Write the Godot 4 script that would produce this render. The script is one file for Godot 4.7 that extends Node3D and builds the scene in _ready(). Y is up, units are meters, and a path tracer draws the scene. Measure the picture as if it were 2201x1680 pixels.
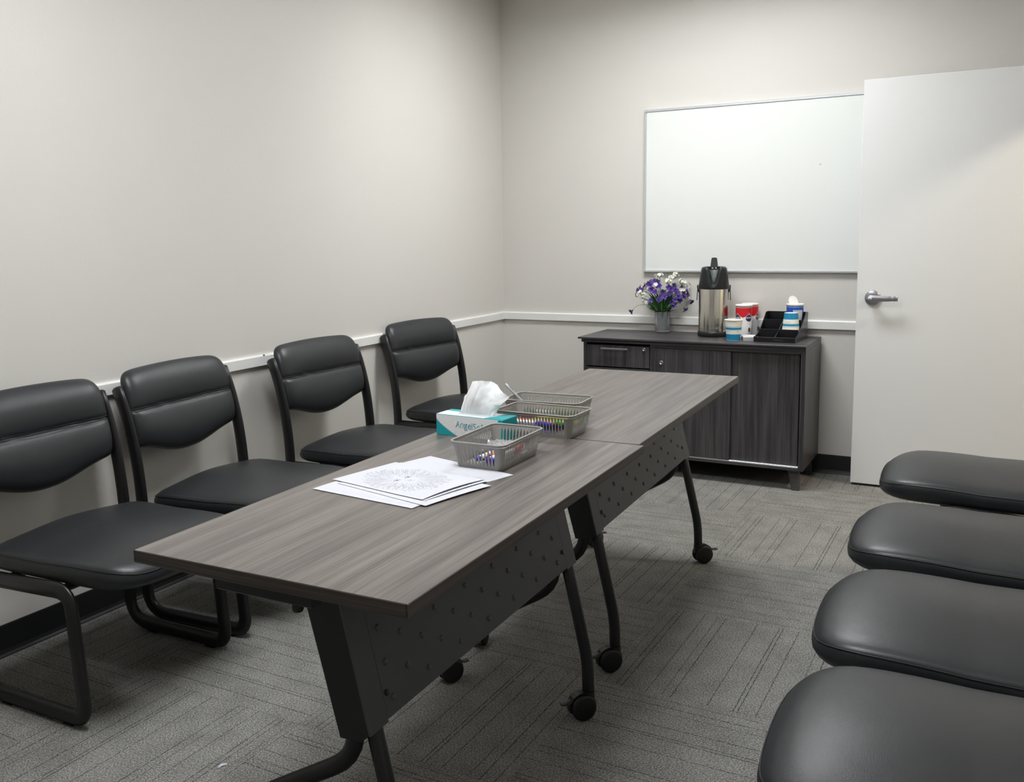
extends Node3D
# A small meeting room: two flip-top tables, eight sled chairs, a credenza with coffee things, a whiteboard and an open door.
# World: left wall x = 0, back wall z = 0, floor y = 0; metres.

const ROOM_X := 3.14
const ROOM_Z := 6.3
const CEIL := 2.76
const LAMP_X := 1.42
const LAMP_Z1 := 1.15
const LAMP_Z2 := 3.7
const LAMP_COLOR := Color(0.985, 0.992, 1.0)
const LAMP_ENERGY := 4.55
const SCREW_Z := 2.285
const TOP_Y := 0.737      # table top surface
const CAB_Y := 0.742      # credenza top surface

var rng := RandomNumberGenerator.new()
var names := {}
var M := {}

# ---------------------------------------------------------------- helpers: nodes
func numbered(called: String) -> String:
	var n: int = names.get(called, 0)
	names[called] = n + 1
	return called if n == 0 else "%s_%03d" % [called, n]

func tag(o: Node, label: String, category: String, group := "") -> void:
	o.set_meta("label", label)
	o.set_meta("category", category)
	if group != "":
		o.set_meta("group", group)

func thing(called: String, label: String, category: String, at := Vector3.ZERO, turn := 0.0, group := "") -> Node3D:
	var o := Node3D.new()
	o.name = numbered(called)
	add_child(o)
	o.position = at
	o.rotation.y = turn
	tag(o, label, category, group)
	return o

func copy_of(src: Node3D, called: String, label: String, at: Vector3, turn: float) -> Node3D:
	var r: Node3D = src.duplicate()
	r.name = numbered(called)
	add_child(r)
	r.position = at
	r.rotation = Vector3(0, turn, 0)
	r.set_meta("label", label)
	return r

func part(parent: Node, called: String, st: SurfaceTool, m: Material, at := Vector3.ZERO) -> MeshInstance3D:
	st.generate_normals()
	var o := MeshInstance3D.new()
	o.mesh = st.commit()
	o.material_override = m
	o.name = called if parent != self else numbered(called)
	o.position = at
	o.cast_shadow = GeometryInstance3D.SHADOW_CASTING_SETTING_ON
	parent.add_child(o, true)
	return o

func part_mesh(parent: Node, called: String, mesh: Mesh, m: Material, xf: Transform3D) -> MeshInstance3D:
	var o := MeshInstance3D.new()
	o.mesh = mesh
	o.material_override = m
	o.name = called
	o.transform = xf
	parent.add_child(o, true)
	return o

func structure(called: String) -> Node3D:
	var o := Node3D.new()
	o.name = called
	o.set_meta("kind", "structure")
	add_child(o)
	return o

# ---------------------------------------------------------------- helpers: geometry
func mb() -> SurfaceTool:
	var st := SurfaceTool.new()
	st.begin(Mesh.PRIMITIVE_TRIANGLES)
	return st

# a, b, c run counter-clockwise seen from outside
func tri(st: SurfaceTool, a: Vector3, b: Vector3, c: Vector3, ua := Vector2.ZERO, ub := Vector2.ZERO, uc := Vector2.ZERO) -> void:
	st.set_uv(ua)
	st.add_vertex(a)
	st.set_uv(uc)
	st.add_vertex(c)
	st.set_uv(ub)
	st.add_vertex(b)

func quad(st: SurfaceTool, a: Vector3, b: Vector3, c: Vector3, d: Vector3, ua := Vector2.ZERO, ub := Vector2.ZERO, uc := Vector2.ZERO, ud := Vector2.ZERO) -> void:
	tri(st, a, b, c, ua, ub, uc)
	tri(st, a, c, d, ua, uc, ud)

func box_uv(p: Vector3, n: Vector3, half: Vector3, grain: int) -> Vector2:
	var q := p + half + Vector3(0.012, 0.012, 0.012)
	var ax := 0
	if absf(n.y) > absf(n.x) and absf(n.y) >= absf(n.z):
		ax = 1
	elif absf(n.z) > absf(n.x):
		ax = 2
	var o: Array = [0, 1, 2]
	o.erase(ax)
	if grain in o:
		o.erase(grain)
		return Vector2(q[grain], q[o[0]])
	return Vector2(q[o[0]], q[o[1]])

# chamfered box, centre c, size s, chamfer b; uv in metres, u along the grain axis
func box(st: SurfaceTool, c: Vector3, s: Vector3, b := 0.002, grain := 0, xf := Transform3D()) -> void:
	st.set_smooth_group(-1)
	var h := s * 0.5
	b = minf(b, minf(h.x, minf(h.y, h.z)) * 0.98)
	var face := func(pts: Array, n: Vector3) -> void:
		var w: Array = []
		var uv: Array = []
		for p in pts:
			w.append(xf * (c + p))
			uv.append(box_uv(p, n, h, grain))
		var cr: Vector3 = (pts[1] - pts[0]).cross(pts[2] - pts[0])
		if cr.dot(n) < 0.0:
			w.reverse()
			uv.reverse()
		for i in range(1, w.size() - 1):
			tri(st, w[0], w[i], w[i + 1], uv[0], uv[i], uv[i + 1])
	for ax in 3:
		var o1 := (ax + 1) % 3
		var o2 := (ax + 2) % 3
		for sg in [-1.0, 1.0]:
			var n := Vector3.ZERO
			n[ax] = sg
			var pts: Array = []
			for k in [[-1, -1], [1, -1], [1, 1], [-1, 1]]:
				var p := Vector3.ZERO
				p[ax] = sg * h[ax]
				p[o1] = k[0] * (h[o1] - b)
				p[o2] = k[1] * (h[o2] - b)
				pts.append(p)
			face.call(pts, n)
	if b <= 0.0:
		return
	for ax in 3:
		var o1 := (ax + 1) % 3
		var o2 := (ax + 2) % 3
		for s1 in [-1.0, 1.0]:
			for s2 in [-1.0, 1.0]:
				var pts: Array = []
				for k in [[-1, 0], [1, 0], [1, 1], [-1, 1]]:
					var p := Vector3.ZERO
					p[ax] = k[0] * (h[ax] - b)
					p[o1] = s1 * (h[o1] if k[1] == 0 else h[o1] - b)
					p[o2] = s2 * (h[o2] - b if k[1] == 0 else h[o2])
					pts.append(p)
				var n := Vector3.ZERO
				n[o1] = s1
				n[o2] = s2 * 0.9
				face.call(pts, n)
	for sx in [-1.0, 1.0]:
		for sy in [-1.0, 1.0]:
			for sz in [-1.0, 1.0]:
				face.call([Vector3(sx * h.x, sy * (h.y - b), sz * (h.z - b)), Vector3(sx * (h.x - b), sy * h.y, sz * (h.z - b)), Vector3(sx * (h.x - b), sy * (h.y - b), sz * h.z)], Vector3(sx, sy * 0.9, sz * 0.9))

func boxp(parent: Node, called: String, c: Vector3, s: Vector3, m: Material, b := 0.002, grain := 0) -> MeshInstance3D:
	var st := mb()
	box(st, Vector3.ZERO, s, b, grain)
	return part(parent, called, st, m, c)

# surface through a grid of points; rows i, columns j; closed joins the last column to the first
func grid(st: SurfaceTool, rows: Array, closed := false, group := 1, flip := false) -> void:
	st.set_smooth_group(group)
	var nr := rows.size()
	var nc: int = rows[0].size()
	var last := nc if closed else nc - 1
	for i in nr - 1:
		for j in last:
			var k := (j + 1) % nc
			var a: Vector3 = rows[i][j]
			var b: Vector3 = rows[i][k]
			var c: Vector3 = rows[i + 1][k]
			var d: Vector3 = rows[i + 1][j]
			var u0 := float(j) / last
			var u1 := float(j + 1) / last
			var v0 := 1.0 - float(i) / (nr - 1)
			var v1 := 1.0 - float(i + 1) / (nr - 1)
			if flip:
				quad(st, a, d, c, b, Vector2(u0, v0), Vector2(u0, v1), Vector2(u1, v1), Vector2(u1, v0))
			else:
				quad(st, a, b, c, d, Vector2(u0, v0), Vector2(u1, v0), Vector2(u1, v1), Vector2(u0, v1))

func fan(st: SurfaceTool, ring: Array, centre: Vector3, up: bool, group := -1) -> void:
	st.set_smooth_group(group)
	for j in ring.size():
		var k := (j + 1) % ring.size()
		if up:
			tri(st, centre, ring[j], ring[k])
		else:
			tri(st, centre, ring[k], ring[j])

# fillet the inner corners of a polyline
func rounded(pts: Array, radii: Array, seg := 6) -> Array:
	var out: Array = [pts[0]]
	for i in range(1, pts.size() - 1):
		var p: Vector3 = pts[i]
		var a: Vector3 = (pts[i - 1] - p)
		var b: Vector3 = (pts[i + 1] - p)
		var r: float = radii[i - 1]
		r = minf(r, minf(a.length(), b.length()) * 0.49)
		var p0 := p + a.normalized() * r
		var p1 := p + b.normalized() * r
		for k in seg + 1:
			var t := float(k) / seg
			out.append(p0.lerp(p, t).lerp(p.lerp(p1, t), t))
	out.append(pts[-1])
	return out

# tube along a path; ra across the path away from ref, rb along ref
func tube(st: SurfaceTool, path: Array, ra: float, rb: float, ref: Vector3, n := 12, dome := 0.5, taper := 1.0) -> void:
	var rings: Array = []
	var cnt := path.size()
	for i in cnt:
		var t: Vector3
		if i == 0:
			t = path[1] - path[0]
		elif i == cnt - 1:
			t = path[i] - path[i - 1]
		else:
			t = (path[i + 1] - path[i]).normalized() + (path[i] - path[i - 1]).normalized()
		t = t.normalized()
		var rf := ref
		if absf(rf.dot(t)) > 0.97:
			rf = Vector3(rf.y, rf.z, rf.x)
		var e1 := t.cross(rf).normalized()
		var e2 := e1.cross(t).normalized()
		var k := lerpf(1.0, taper, float(i) / (cnt - 1))
		if i == 0 and dome > 0.0:
			var r0: Array = []
			for j in n:
				var w := TAU * j / n
				r0.append(path[0] - t * minf(ra, rb) * dome + (e1 * cos(w) * ra + e2 * sin(w) * rb) * 0.6)
			rings.append(r0)
		var ring: Array = []
		for j in n:
			var w := TAU * j / n
			ring.append(path[i] + (e1 * cos(w) * ra + e2 * sin(w) * rb) * k)
		rings.append(ring)
		if i == cnt - 1 and dome > 0.0:
			var r1: Array = []
			for j in n:
				var w := TAU * j / n
				r1.append(path[i] + t * minf(ra, rb) * dome * k + (e1 * cos(w) * ra + e2 * sin(w) * rb) * 0.6 * k)
			rings.append(r1)
	grid(st, rings, true, 1, false)
	var c0 := Vector3.ZERO
	for p in rings[0]:
		c0 += p
	var c1 := Vector3.ZERO
	for p in rings[-1]:
		c1 += p
	fan(st, rings[0], c0 / n, false, 1 if dome > 0.0 else -1)
	fan(st, rings[-1], c1 / n, true, 1 if dome > 0.0 else -1)

# lathe round y; profile of (radius, height) from bottom to top
func lathe(st: SurfaceTool, prof: Array, n := 32, xf := Transform3D(), smooth := true) -> void:
	var rows: Array = []
	for p in prof:
		var row: Array = []
		for j in n:
			var w := TAU * j / n
			row.append(xf * Vector3(p.x * cos(w), p.y, -p.x * sin(w)))
		rows.append(row)
	st.set_smooth_group(1 if smooth else -1)
	var nr := rows.size()
	for i in nr - 1:
		if not smooth:
			st.set_smooth_group(i + 2)
		for j in n:
			var k := (j + 1) % n
			var u0 := float(j) / n
			var u1 := float(j + 1) / n
			var v0 := 1.0 - float(i) / (nr - 1)
			var v1 := 1.0 - float(i + 1) / (nr - 1)
			quad(st, rows[i][j], rows[i][k], rows[i + 1][k], rows[i + 1][j], Vector2(u0, v0), Vector2(u1, v0), Vector2(u1, v1), Vector2(u0, v1))

# lathe whose v follows the height between y0 and y1 (v = 1 at the bottom)
func lathe_h(st: SurfaceTool, prof: Array, y0: float, y1: float, n := 40) -> void:
	for i in prof.size() - 1:
		st.set_smooth_group(i + 2 if i % 2 == 0 and prof.size() > 4 else 2)
		for j in n:
			var a0 := TAU * j / n
			var a1 := TAU * (j + 1) / n
			var p: Vector2 = prof[i]
			var q: Vector2 = prof[i + 1]
			var v0 := 1.0 - (p.y - y0) / (y1 - y0)
			var v1 := 1.0 - (q.y - y0) / (y1 - y0)
			quad(st, Vector3(p.x * cos(a0), p.y, -p.x * sin(a0)), Vector3(p.x * cos(a1), p.y, -p.x * sin(a1)), Vector3(q.x * cos(a1), q.y, -q.x * sin(a1)), Vector3(q.x * cos(a0), q.y, -q.x * sin(a0)),
				Vector2(float(j) / n, v0), Vector2(float(j + 1) / n, v0), Vector2(float(j + 1) / n, v1), Vector2(float(j) / n, v1))

# prism: 2D polygon (counter-clockwise) in the plane (ex, ey), extruded along ez by depth
func prism(st: SurfaceTool, poly: PackedVector2Array, depth: float, xf: Transform3D) -> void:
	st.set_smooth_group(-1)
	var idx := Geometry2D.triangulate_polygon(poly)
	var area := 0.0
	for i in poly.size():
		var p := poly[i]
		var q := poly[(i + 1) % poly.size()]
		area += p.x * q.y - q.x * p.y
	var ccw := area > 0.0
	for i in range(0, idx.size(), 3):
		var a := poly[idx[i]]
		var b := poly[idx[i + 1]]
		var c := poly[idx[i + 2]]
		if (b - a).cross(c - a) < 0.0:
			var t := b
			b = c
			c = t
		tri(st, xf * Vector3(a.x, a.y, depth), xf * Vector3(b.x, b.y, depth), xf * Vector3(c.x, c.y, depth), a, b, c)
		tri(st, xf * Vector3(a.x, a.y, 0), xf * Vector3(c.x, c.y, 0), xf * Vector3(b.x, b.y, 0), a, c, b)
	for i in poly.size():
		var p := poly[i]
		var q := poly[(i + 1) % poly.size()]
		if not ccw:
			var t := p
			p = q
			q = t
		quad(st, xf * Vector3(p.x, p.y, 0), xf * Vector3(q.x, q.y, 0), xf * Vector3(q.x, q.y, depth), xf * Vector3(p.x, p.y, depth), p, q, q, p)

func round_rect(w: float, d: float, r: float, seg := 6) -> PackedVector2Array:
	var out := PackedVector2Array()
	for c in [[1, 1, 0.0], [-1, 1, 0.5], [-1, -1, 1.0], [1, -1, 1.5]]:
		for k in seg + 1:
			var a: float = PI * (c[2] + 0.5 * k / seg)
			out.append(Vector2(c[0] * (w / 2 - r) + cos(a) * r, c[1] * (d / 2 - r) + sin(a) * r))
	return out

func text_mesh(words: String, height: float, depth: float, serif := false, weight := 400, italic := false) -> TextMesh:
	var f := SystemFont.new()
	f.font_names = PackedStringArray(["Droid Serif" if serif else "Droid Sans"])
	f.font_weight = weight
	f.font_italic = italic
	var t := TextMesh.new()
	t.font = f
	t.text = words
	t.font_size = 32
	t.pixel_size = height / 32.0 * 1.35
	t.depth = depth
	t.curve_step = 2.0
	return t

# ---------------------------------------------------------------- helpers: materials
func mat(c: Color, rough := 0.6, metal := 0.0, spec := 0.5) -> StandardMaterial3D:
	var m := StandardMaterial3D.new()
	m.albedo_color = c
	m.roughness = rough
	m.metallic = metal
	m.metallic_specular = spec
	return m

func rgb(r: float, g: float, b: float) -> Color:
	return Color(r / 255.0, g / 255.0, b / 255.0)

func noise_normal(freq: float, bump: float, sd: int, octaves := 3) -> NoiseTexture2D:
	var n := FastNoiseLite.new()
	n.seed = sd
	n.noise_type = FastNoiseLite.TYPE_SIMPLEX
	n.frequency = freq
	n.fractal_octaves = octaves
	var t := NoiseTexture2D.new()
	t.width = 512
	t.height = 512
	t.seamless = true
	t.as_normal_map = true
	t.bump_strength = bump
	t.noise = n
	return t

func from_bytes(w: int, h: int, data: PackedByteArray) -> ImageTexture:
	return ImageTexture.create_from_image(Image.create_from_data(w, h, false, Image.FORMAT_RGB8, data))

# streaky laminate: u along the grain
func wood_texture(sd: int, dark: Color, light: Color, contrast: float) -> ImageTexture:
	var w := 1024
	var h := 640
	var n1 := FastNoiseLite.new()
	n1.seed = sd
	n1.frequency = 1.0
	n1.fractal_octaves = 3
	var n2 := FastNoiseLite.new()
	n2.seed = sd + 7
	n2.frequency = 1.0
	n2.fractal_octaves = 2
	var data := PackedByteArray()
	data.resize(w * h * 3)
	var r := RandomNumberGenerator.new()
	r.seed = sd
	var line := PackedFloat32Array()
	for y in h:
		line.append(r.randf_range(-1, 1))
	var i := 0
	for y in h:
		var fy := float(y)
		for x in w:
			var fx := float(x)
			var warp := 2.5 * n2.get_noise_2d(fx * 0.004, fy * 0.012)
			var a := n1.get_noise_2d(fx * 0.0012, (fy + warp) * 0.035)
			var b := n2.get_noise_2d(fx * 0.003 + 50.0, (fy + warp) * 0.19)
			var c := n1.get_noise_2d(fx * 0.009 + 99.0, fy * 0.6)
			var k := 0.5 + contrast * (a * 1.0 + b * 0.8 + c * 0.45 + line[y] * 0.07)
			k = clampf(k, 0.0, 1.0)
			var col := dark.lerp(light, k)
			data[i] = int(col.r * 255.0)
			data[i + 1] = int(col.g * 255.0)
			data[i + 2] = int(col.b * 255.0)
			i += 3
	return from_bytes(w, h, data)

# loop-pile carpet tile with thin dark lines along v
func carpet_texture(sd: int, lines: Array) -> ImageTexture:
	var w := 640
	var r := RandomNumberGenerator.new()
	r.seed = sd
	var n := FastNoiseLite.new()
	n.seed = sd
	n.frequency = 0.16
	n.fractal_octaves = 3
	var n2 := FastNoiseLite.new()
	n2.seed = sd + 3
	n2.frequency = 0.006
	var wob := FastNoiseLite.new()
	wob.seed = sd + 5
	wob.frequency = 0.08
	var dark := PackedFloat32Array()
	dark.resize(w * w)
	for l in lines:
		var x0: float = l[0] / 0.628 * w
		for y in w:
			var c := x0 + wob.get_noise_2d(y * 1.0, x0) * 1.6
			var str_: float = l[1] * clampf(0.75 + wob.get_noise_2d(y * 0.7, x0 + 90.0) * 1.0, 0.15, 1.0)
			for k in range(-3, 4):
				var x := int(round(c)) + k
				if x >= 0 and x < w:
					dark[y * w + x] = maxf(dark[y * w + x], str_ * clampf(1.5 - absf(x - c) * 0.75, 0.0, 1.0))
	var data := PackedByteArray()
	data.resize(w * w * 3)
	var i := 0
	for y in w:
		for x in w:
			var k := 0.50 + 0.24 * n.get_noise_2d(x, y) + r.randf_range(-0.10, 0.10) + 0.05 * n2.get_noise_2d(x, y)
			k *= 1.0 - 0.52 * dark[i]
			data[i * 3] = int(clampf(k * 1.0, 0, 1) * 255.0)
			data[i * 3 + 1] = int(clampf(k * 0.995, 0, 1) * 255.0)
			data[i * 3 + 2] = int(clampf(k * 0.965, 0, 1) * 255.0)
			i += 1
	return from_bytes(w, w, data)

# ---------------------------------------------------------------- drawing on images (print)
func stroke(im: Image, a: Vector2, b: Vector2, width: float, col: Color) -> void:
	var n := int(maxf(1.0, a.distance_to(b) * 1.5))
	var r := width * 0.5
	for i in n + 1:
		var p := a.lerp(b, float(i) / n)
		for y in range(int(floor(p.y - r)), int(ceil(p.y + r)) + 1):
			for x in range(int(floor(p.x - r)), int(ceil(p.x + r)) + 1):
				if x < 0 or y < 0 or x >= im.get_width() or y >= im.get_height():
					continue
				var cov := clampf(r + 0.5 - Vector2(x, y).distance_to(p), 0.0, 1.0)
				if cov > 0.0:
					im.set_pixel(x, y, im.get_pixel(x, y).lerp(col, cov))

func polyline(im: Image, pts: Array, width: float, col: Color) -> void:
	for i in pts.size() - 1:
		stroke(im, pts[i], pts[i + 1], width, col)

func ellipse(im: Image, c: Vector2, rx: float, ry: float, col: Color) -> void:
	for y in range(int(c.y - ry) - 1, int(c.y + ry) + 2):
		for x in range(int(c.x - rx) - 1, int(c.x + rx) + 2):
			var xx := posmod(x, im.get_width())
			if y < 0 or y >= im.get_height():
				continue
			var d := Vector2((x - c.x) / rx, (y - c.y) / ry).length()
			var cov := clampf((1.0 - d) * minf(rx, ry) + 0.5, 0.0, 1.0)
			if cov > 0.0:
				im.set_pixel(xx, y, im.get_pixel(xx, y).lerp(col, cov))

const GLYPH := {
	"N": [[[0, 1], [0, 0], [0.7, 1], [0.7, 0]]],
	"'": [[[0.1, 0], [0.1, 0.28]]],
	"J": [[[0.6, 0], [0.6, 0.75], [0.5, 0.95], [0.3, 1], [0.08, 0.9], [0, 0.72]]],
	"O": [[[0.4, 0], [0.12, 0.12], [0, 0.5], [0.12, 0.88], [0.4, 1], [0.68, 0.88], [0.8, 0.5], [0.68, 0.12], [0.4, 0]]],
	"Y": [[[0, 0], [0.36, 0.5], [0.72, 0]], [[0.36, 0.5], [0.36, 1]]],
}
func write_glyphs(im: Image, words: String, at: Vector2, size: float, width: float, col: Color) -> void:
	var x := at.x
	for ch in words:
		if ch == " ":
			x += size * 0.5
			continue
		for l in GLYPH[ch]:
			var pts: Array = []
			for p in l:
				pts.append(Vector2(x + p[0] * size, at.y + p[1] * size))
			polyline(im, pts, width, col)
		x += size * (0.35 if ch == "'" else 1.0)

func make_materials() -> void:
	var wall_n := noise_normal(0.045, 1.2, 11)
	M.wall = mat(rgb(217, 214, 208), 0.42, 0.0, 0.45)
	M.wall.normal_enabled = true
	M.wall.normal_texture = wall_n
	M.wall.normal_scale = 0.12
	M.wall.uv1_triplanar = true
	M.wall.uv1_world_triplanar = true
	M.wall.uv1_scale = Vector3(2.2, 2.2, 2.2)
	M.ceiling = mat(rgb(235, 234, 230), 0.9)
	M.trim = mat(rgb(236, 236, 233), 0.4)
	M.base = mat(rgb(24, 25, 28), 0.5)
	M.door = mat(rgb(226, 227, 226), 0.38)
	M.jamb = mat(rgb(150, 150, 146), 0.5)
	M.board = mat(rgb(233, 236, 233), 0.22, 0.0, 0.5)
	M.alu = mat(rgb(215, 218, 222), 0.35, 0.55)
	M.satin = mat(rgb(165, 165, 172), 0.32, 0.85)
	M.wood = mat(Color.WHITE, 0.32, 0.0, 0.5)
	M.wood.albedo_texture = wood_texture(5, rgb(82, 77, 74), rgb(126, 119, 114), 0.55)
	M.wood.uv1_scale = Vector3(1.0 / 1.42, 1.0 / 0.7, 1)
	M.wood_shaded = mat(Color(0.74, 0.72, 0.71), 0.45, 0.0, 0.4)  # table wood tinted darker: shade on the tabletop edges put into the colour
	M.wood_shaded.albedo_texture = M.wood.albedo_texture
	M.wood_shaded.uv1_scale = M.wood.uv1_scale
	M.wood_dark = mat(Color.WHITE, 0.36, 0.0, 0.5)
	M.wood_dark.albedo_texture = wood_texture(21, rgb(46, 45, 48), rgb(84, 81, 82), 0.6)
	M.wood_dark.uv1_scale = Vector3(1.0 / 1.3, 1.0 / 0.7, 1)
	M.leather = mat(rgb(38, 40, 43), 0.40, 0.0, 0.5)
	M.leather.normal_enabled = true
	M.leather.normal_texture = noise_normal(0.09, 3.0, 31, 2)
	M.leather.normal_scale = 0.16
	M.leather.uv1_triplanar = true
	M.leather.uv1_scale = Vector3(6, 6, 6)
	M.seam = mat(rgb(26, 27, 29), 0.5)
	M.frame = mat(rgb(20, 20, 22), 0.38)
	M.table_metal = mat(rgb(70, 72, 74), 0.5, 0.0)
	M.leg_metal = mat(rgb(24, 25, 28), 0.45, 0.1)
	M.plastic = mat(rgb(22, 23, 26), 0.4)
	M.black = mat(rgb(14, 14, 15), 0.5)
	M.brake = mat(rgb(46, 46, 48), 0.4)
	var lines := [[0.02, 0.5], [0.053, 0.9], [0.071, 1.0], [0.145, 0.8], [0.19, 0.6], [0.217, 1.0], [0.322, 0.85], [0.393, 1.0], [0.405, 1.0], [0.455, 0.9], [0.53, 0.6], [0.562, 1.0], [0.60, 0.8]]
	var lines2 := [[0.03, 0.9], [0.085, 0.7], [0.098, 1.0], [0.17, 0.6], [0.24, 1.0], [0.252, 0.8], [0.31, 0.9], [0.37, 0.6], [0.43, 1.0], [0.49, 0.8], [0.503, 0.9], [0.575, 1.0]]
	M.carpet_a = mat(Color.WHITE, 0.95, 0.0, 0.1)
	M.carpet_a.albedo_texture = carpet_texture(3, lines)
	M.carpet_b = mat(Color.WHITE, 0.95, 0.0, 0.1)
	M.carpet_b.albedo_texture = carpet_texture(8, lines2)
	M.basket = mat(rgb(150, 148, 143), 0.42)
	M.paper = mat(rgb(200, 201, 209), 0.8)
	M.steel = mat(rgb(200, 196, 188), 0.2, 1.0)
	M.white_plastic = mat(rgb(236, 236, 236), 0.4)
	M.tissue = mat(rgb(240, 242, 243), 0.85)
	M.tissue.backlight_enabled = true
	M.tissue.backlight = Color(0.35, 0.35, 0.35)
	M.teal = mat(rgb(12, 158, 166), 0.4)
	M.teal_ink = mat(rgb(60, 150, 165), 0.5)
	M.white_ink = mat(rgb(246, 248, 248), 0.5)
	M.grey_ink = mat(rgb(120, 122, 126), 0.5)

# ================================================================ scene
func _ready() -> void:
	rng.seed = 77
	var cam := Camera3D.new()
	cam.name = "camera"
	cam.projection = Camera3D.PROJECTION_FRUSTUM
	cam.near = 0.05
	cam.far = 60.0
	var fpx := 2044.8
	cam.size = 0.05 * 1680.0 / fpx
	cam.frustum_offset = Vector2(0.05 * 138.9 / fpx, -0.05 * 76.1 / fpx)
	add_child(cam)
	cam.transform = Transform3D(Basis.from_euler(Vector3(-0.1288, 0.5334, -0.0197)), Vector3(2.7492, 1.3321, 5.3676))
	cam.current = true

	var we := WorldEnvironment.new()
	we.name = "environment"
	var env := Environment.new()
	env.background_mode = Environment.BG_COLOR
	env.background_color = Color.BLACK
	env.tonemap_mode = Environment.TONE_MAPPER_LINEAR
	env.tonemap_exposure = 1.0
	env.sdfgi_enabled = true
	env.ssao_enabled = true
	env.ssil_enabled = true
	we.environment = env
	add_child(we)

	make_materials()
	ceiling_light(Vector3(LAMP_X, CEIL, LAMP_Z1), "white recessed ceiling light panel nearer the whiteboard wall")
	ceiling_light(Vector3(LAMP_X, CEIL, LAMP_Z2), "white recessed ceiling light panel over the middle of the room")
	hall_lamp()

	build_room()
	build_whiteboard()
	build_door()
	build_tables()
	build_chairs()
	build_credenza()
	build_airpot()
	build_canisters()
	build_cups()
	build_organizer()
	build_flowers()
	build_baskets()
	build_tissue_box()
	build_papers()

# ---------------------------------------------------------------- lamps
const LAMP_W := 1.2      # along x
const LAMP_L := 0.6      # along z
const RECESS := 0.11

func ceiling_light(at: Vector3, label: String) -> void:
	var t := thing("ceiling_light", label, "ceiling light", at, 0.0, "recessed ceiling light panels")
	for s in [-1.0, 1.0]:
		boxp(t, "frame_rail", Vector3(s * (LAMP_W / 2 - 0.010), RECESS / 2 - 0.004, 0), Vector3(0.020, RECESS + 0.008, LAMP_L), M.trim, 0.002)
		boxp(t, "frame_rail", Vector3(0, RECESS / 2 - 0.004, s * (LAMP_L / 2 - 0.010)), Vector3(LAMP_W - 0.040, RECESS + 0.008, 0.020), M.trim, 0.002)
	boxp(t, "housing", Vector3(0, RECESS + 0.012, 0), Vector3(LAMP_W, 0.02, LAMP_L), M.trim, 0.001)
	var e := mat(rgb(250, 250, 248), 0.6)
	e.emission_enabled = true
	e.emission = LAMP_COLOR
	e.emission_energy_multiplier = 1.6
	boxp(t, "diffuser", Vector3(0, RECESS - 0.002, 0), Vector3(LAMP_W - 0.044, 0.006, LAMP_L - 0.044), e, 0.001)
	var a := AreaLight3D.new()
	a.name = "panel_glow"
	a.area_size = Vector2(LAMP_W - 0.06, LAMP_L - 0.06)
	a.light_color = LAMP_COLOR
	a.light_energy = LAMP_ENERGY
	a.area_range = 12.0
	a.area_attenuation = 2.0
	a.shadow_enabled = true
	t.add_child(a)
	a.position = Vector3(0, RECESS - 0.008, 0)
	a.rotation_degrees = Vector3(-90, 0, 0)

func hall_lamp() -> void:
	var t := thing("hall_ceiling_lamp", "round warm ceiling lamp in the hallway outside the open door", "ceiling light", Vector3(3.95, 2.5, 0.85))
	var st := mb()
	lathe(st, [Vector2(0.001, -0.05), Vector2(0.08, -0.045), Vector2(0.12, -0.02), Vector2(0.125, 0.0), Vector2(0.001, 0.0)], 24)
	var e := mat(rgb(255, 240, 215), 0.5)
	e.emission_enabled = true
	e.emission = Color(1.0, 0.92, 0.80)
	e.emission_energy_multiplier = 2.0
	part(t, "shade", st, e)
	var o := AreaLight3D.new()
	o.name = "lamp_glow"
	o.area_size = Vector2(0.2, 0.2)
	o.light_color = Color(1.0, 0.945, 0.86)
	o.light_energy = 3.4
	o.area_range = 12.0
	o.area_attenuation = 2.0
	o.shadow_enabled = true
	t.add_child(o)
	o.position = Vector3(0, -0.053, 0)
	o.rotation_degrees = Vector3(-90, 0, 0)

# ---------------------------------------------------------------- room
func wall_box(called: String, lo: Vector3, hi: Vector3, m: Material) -> Node3D:
	var st := mb()
	box(st, (lo + hi) * 0.5, hi - lo, 0.0)
	var o := part(self, called, st, m)
	o.set_meta("kind", "structure")
	return o

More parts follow.
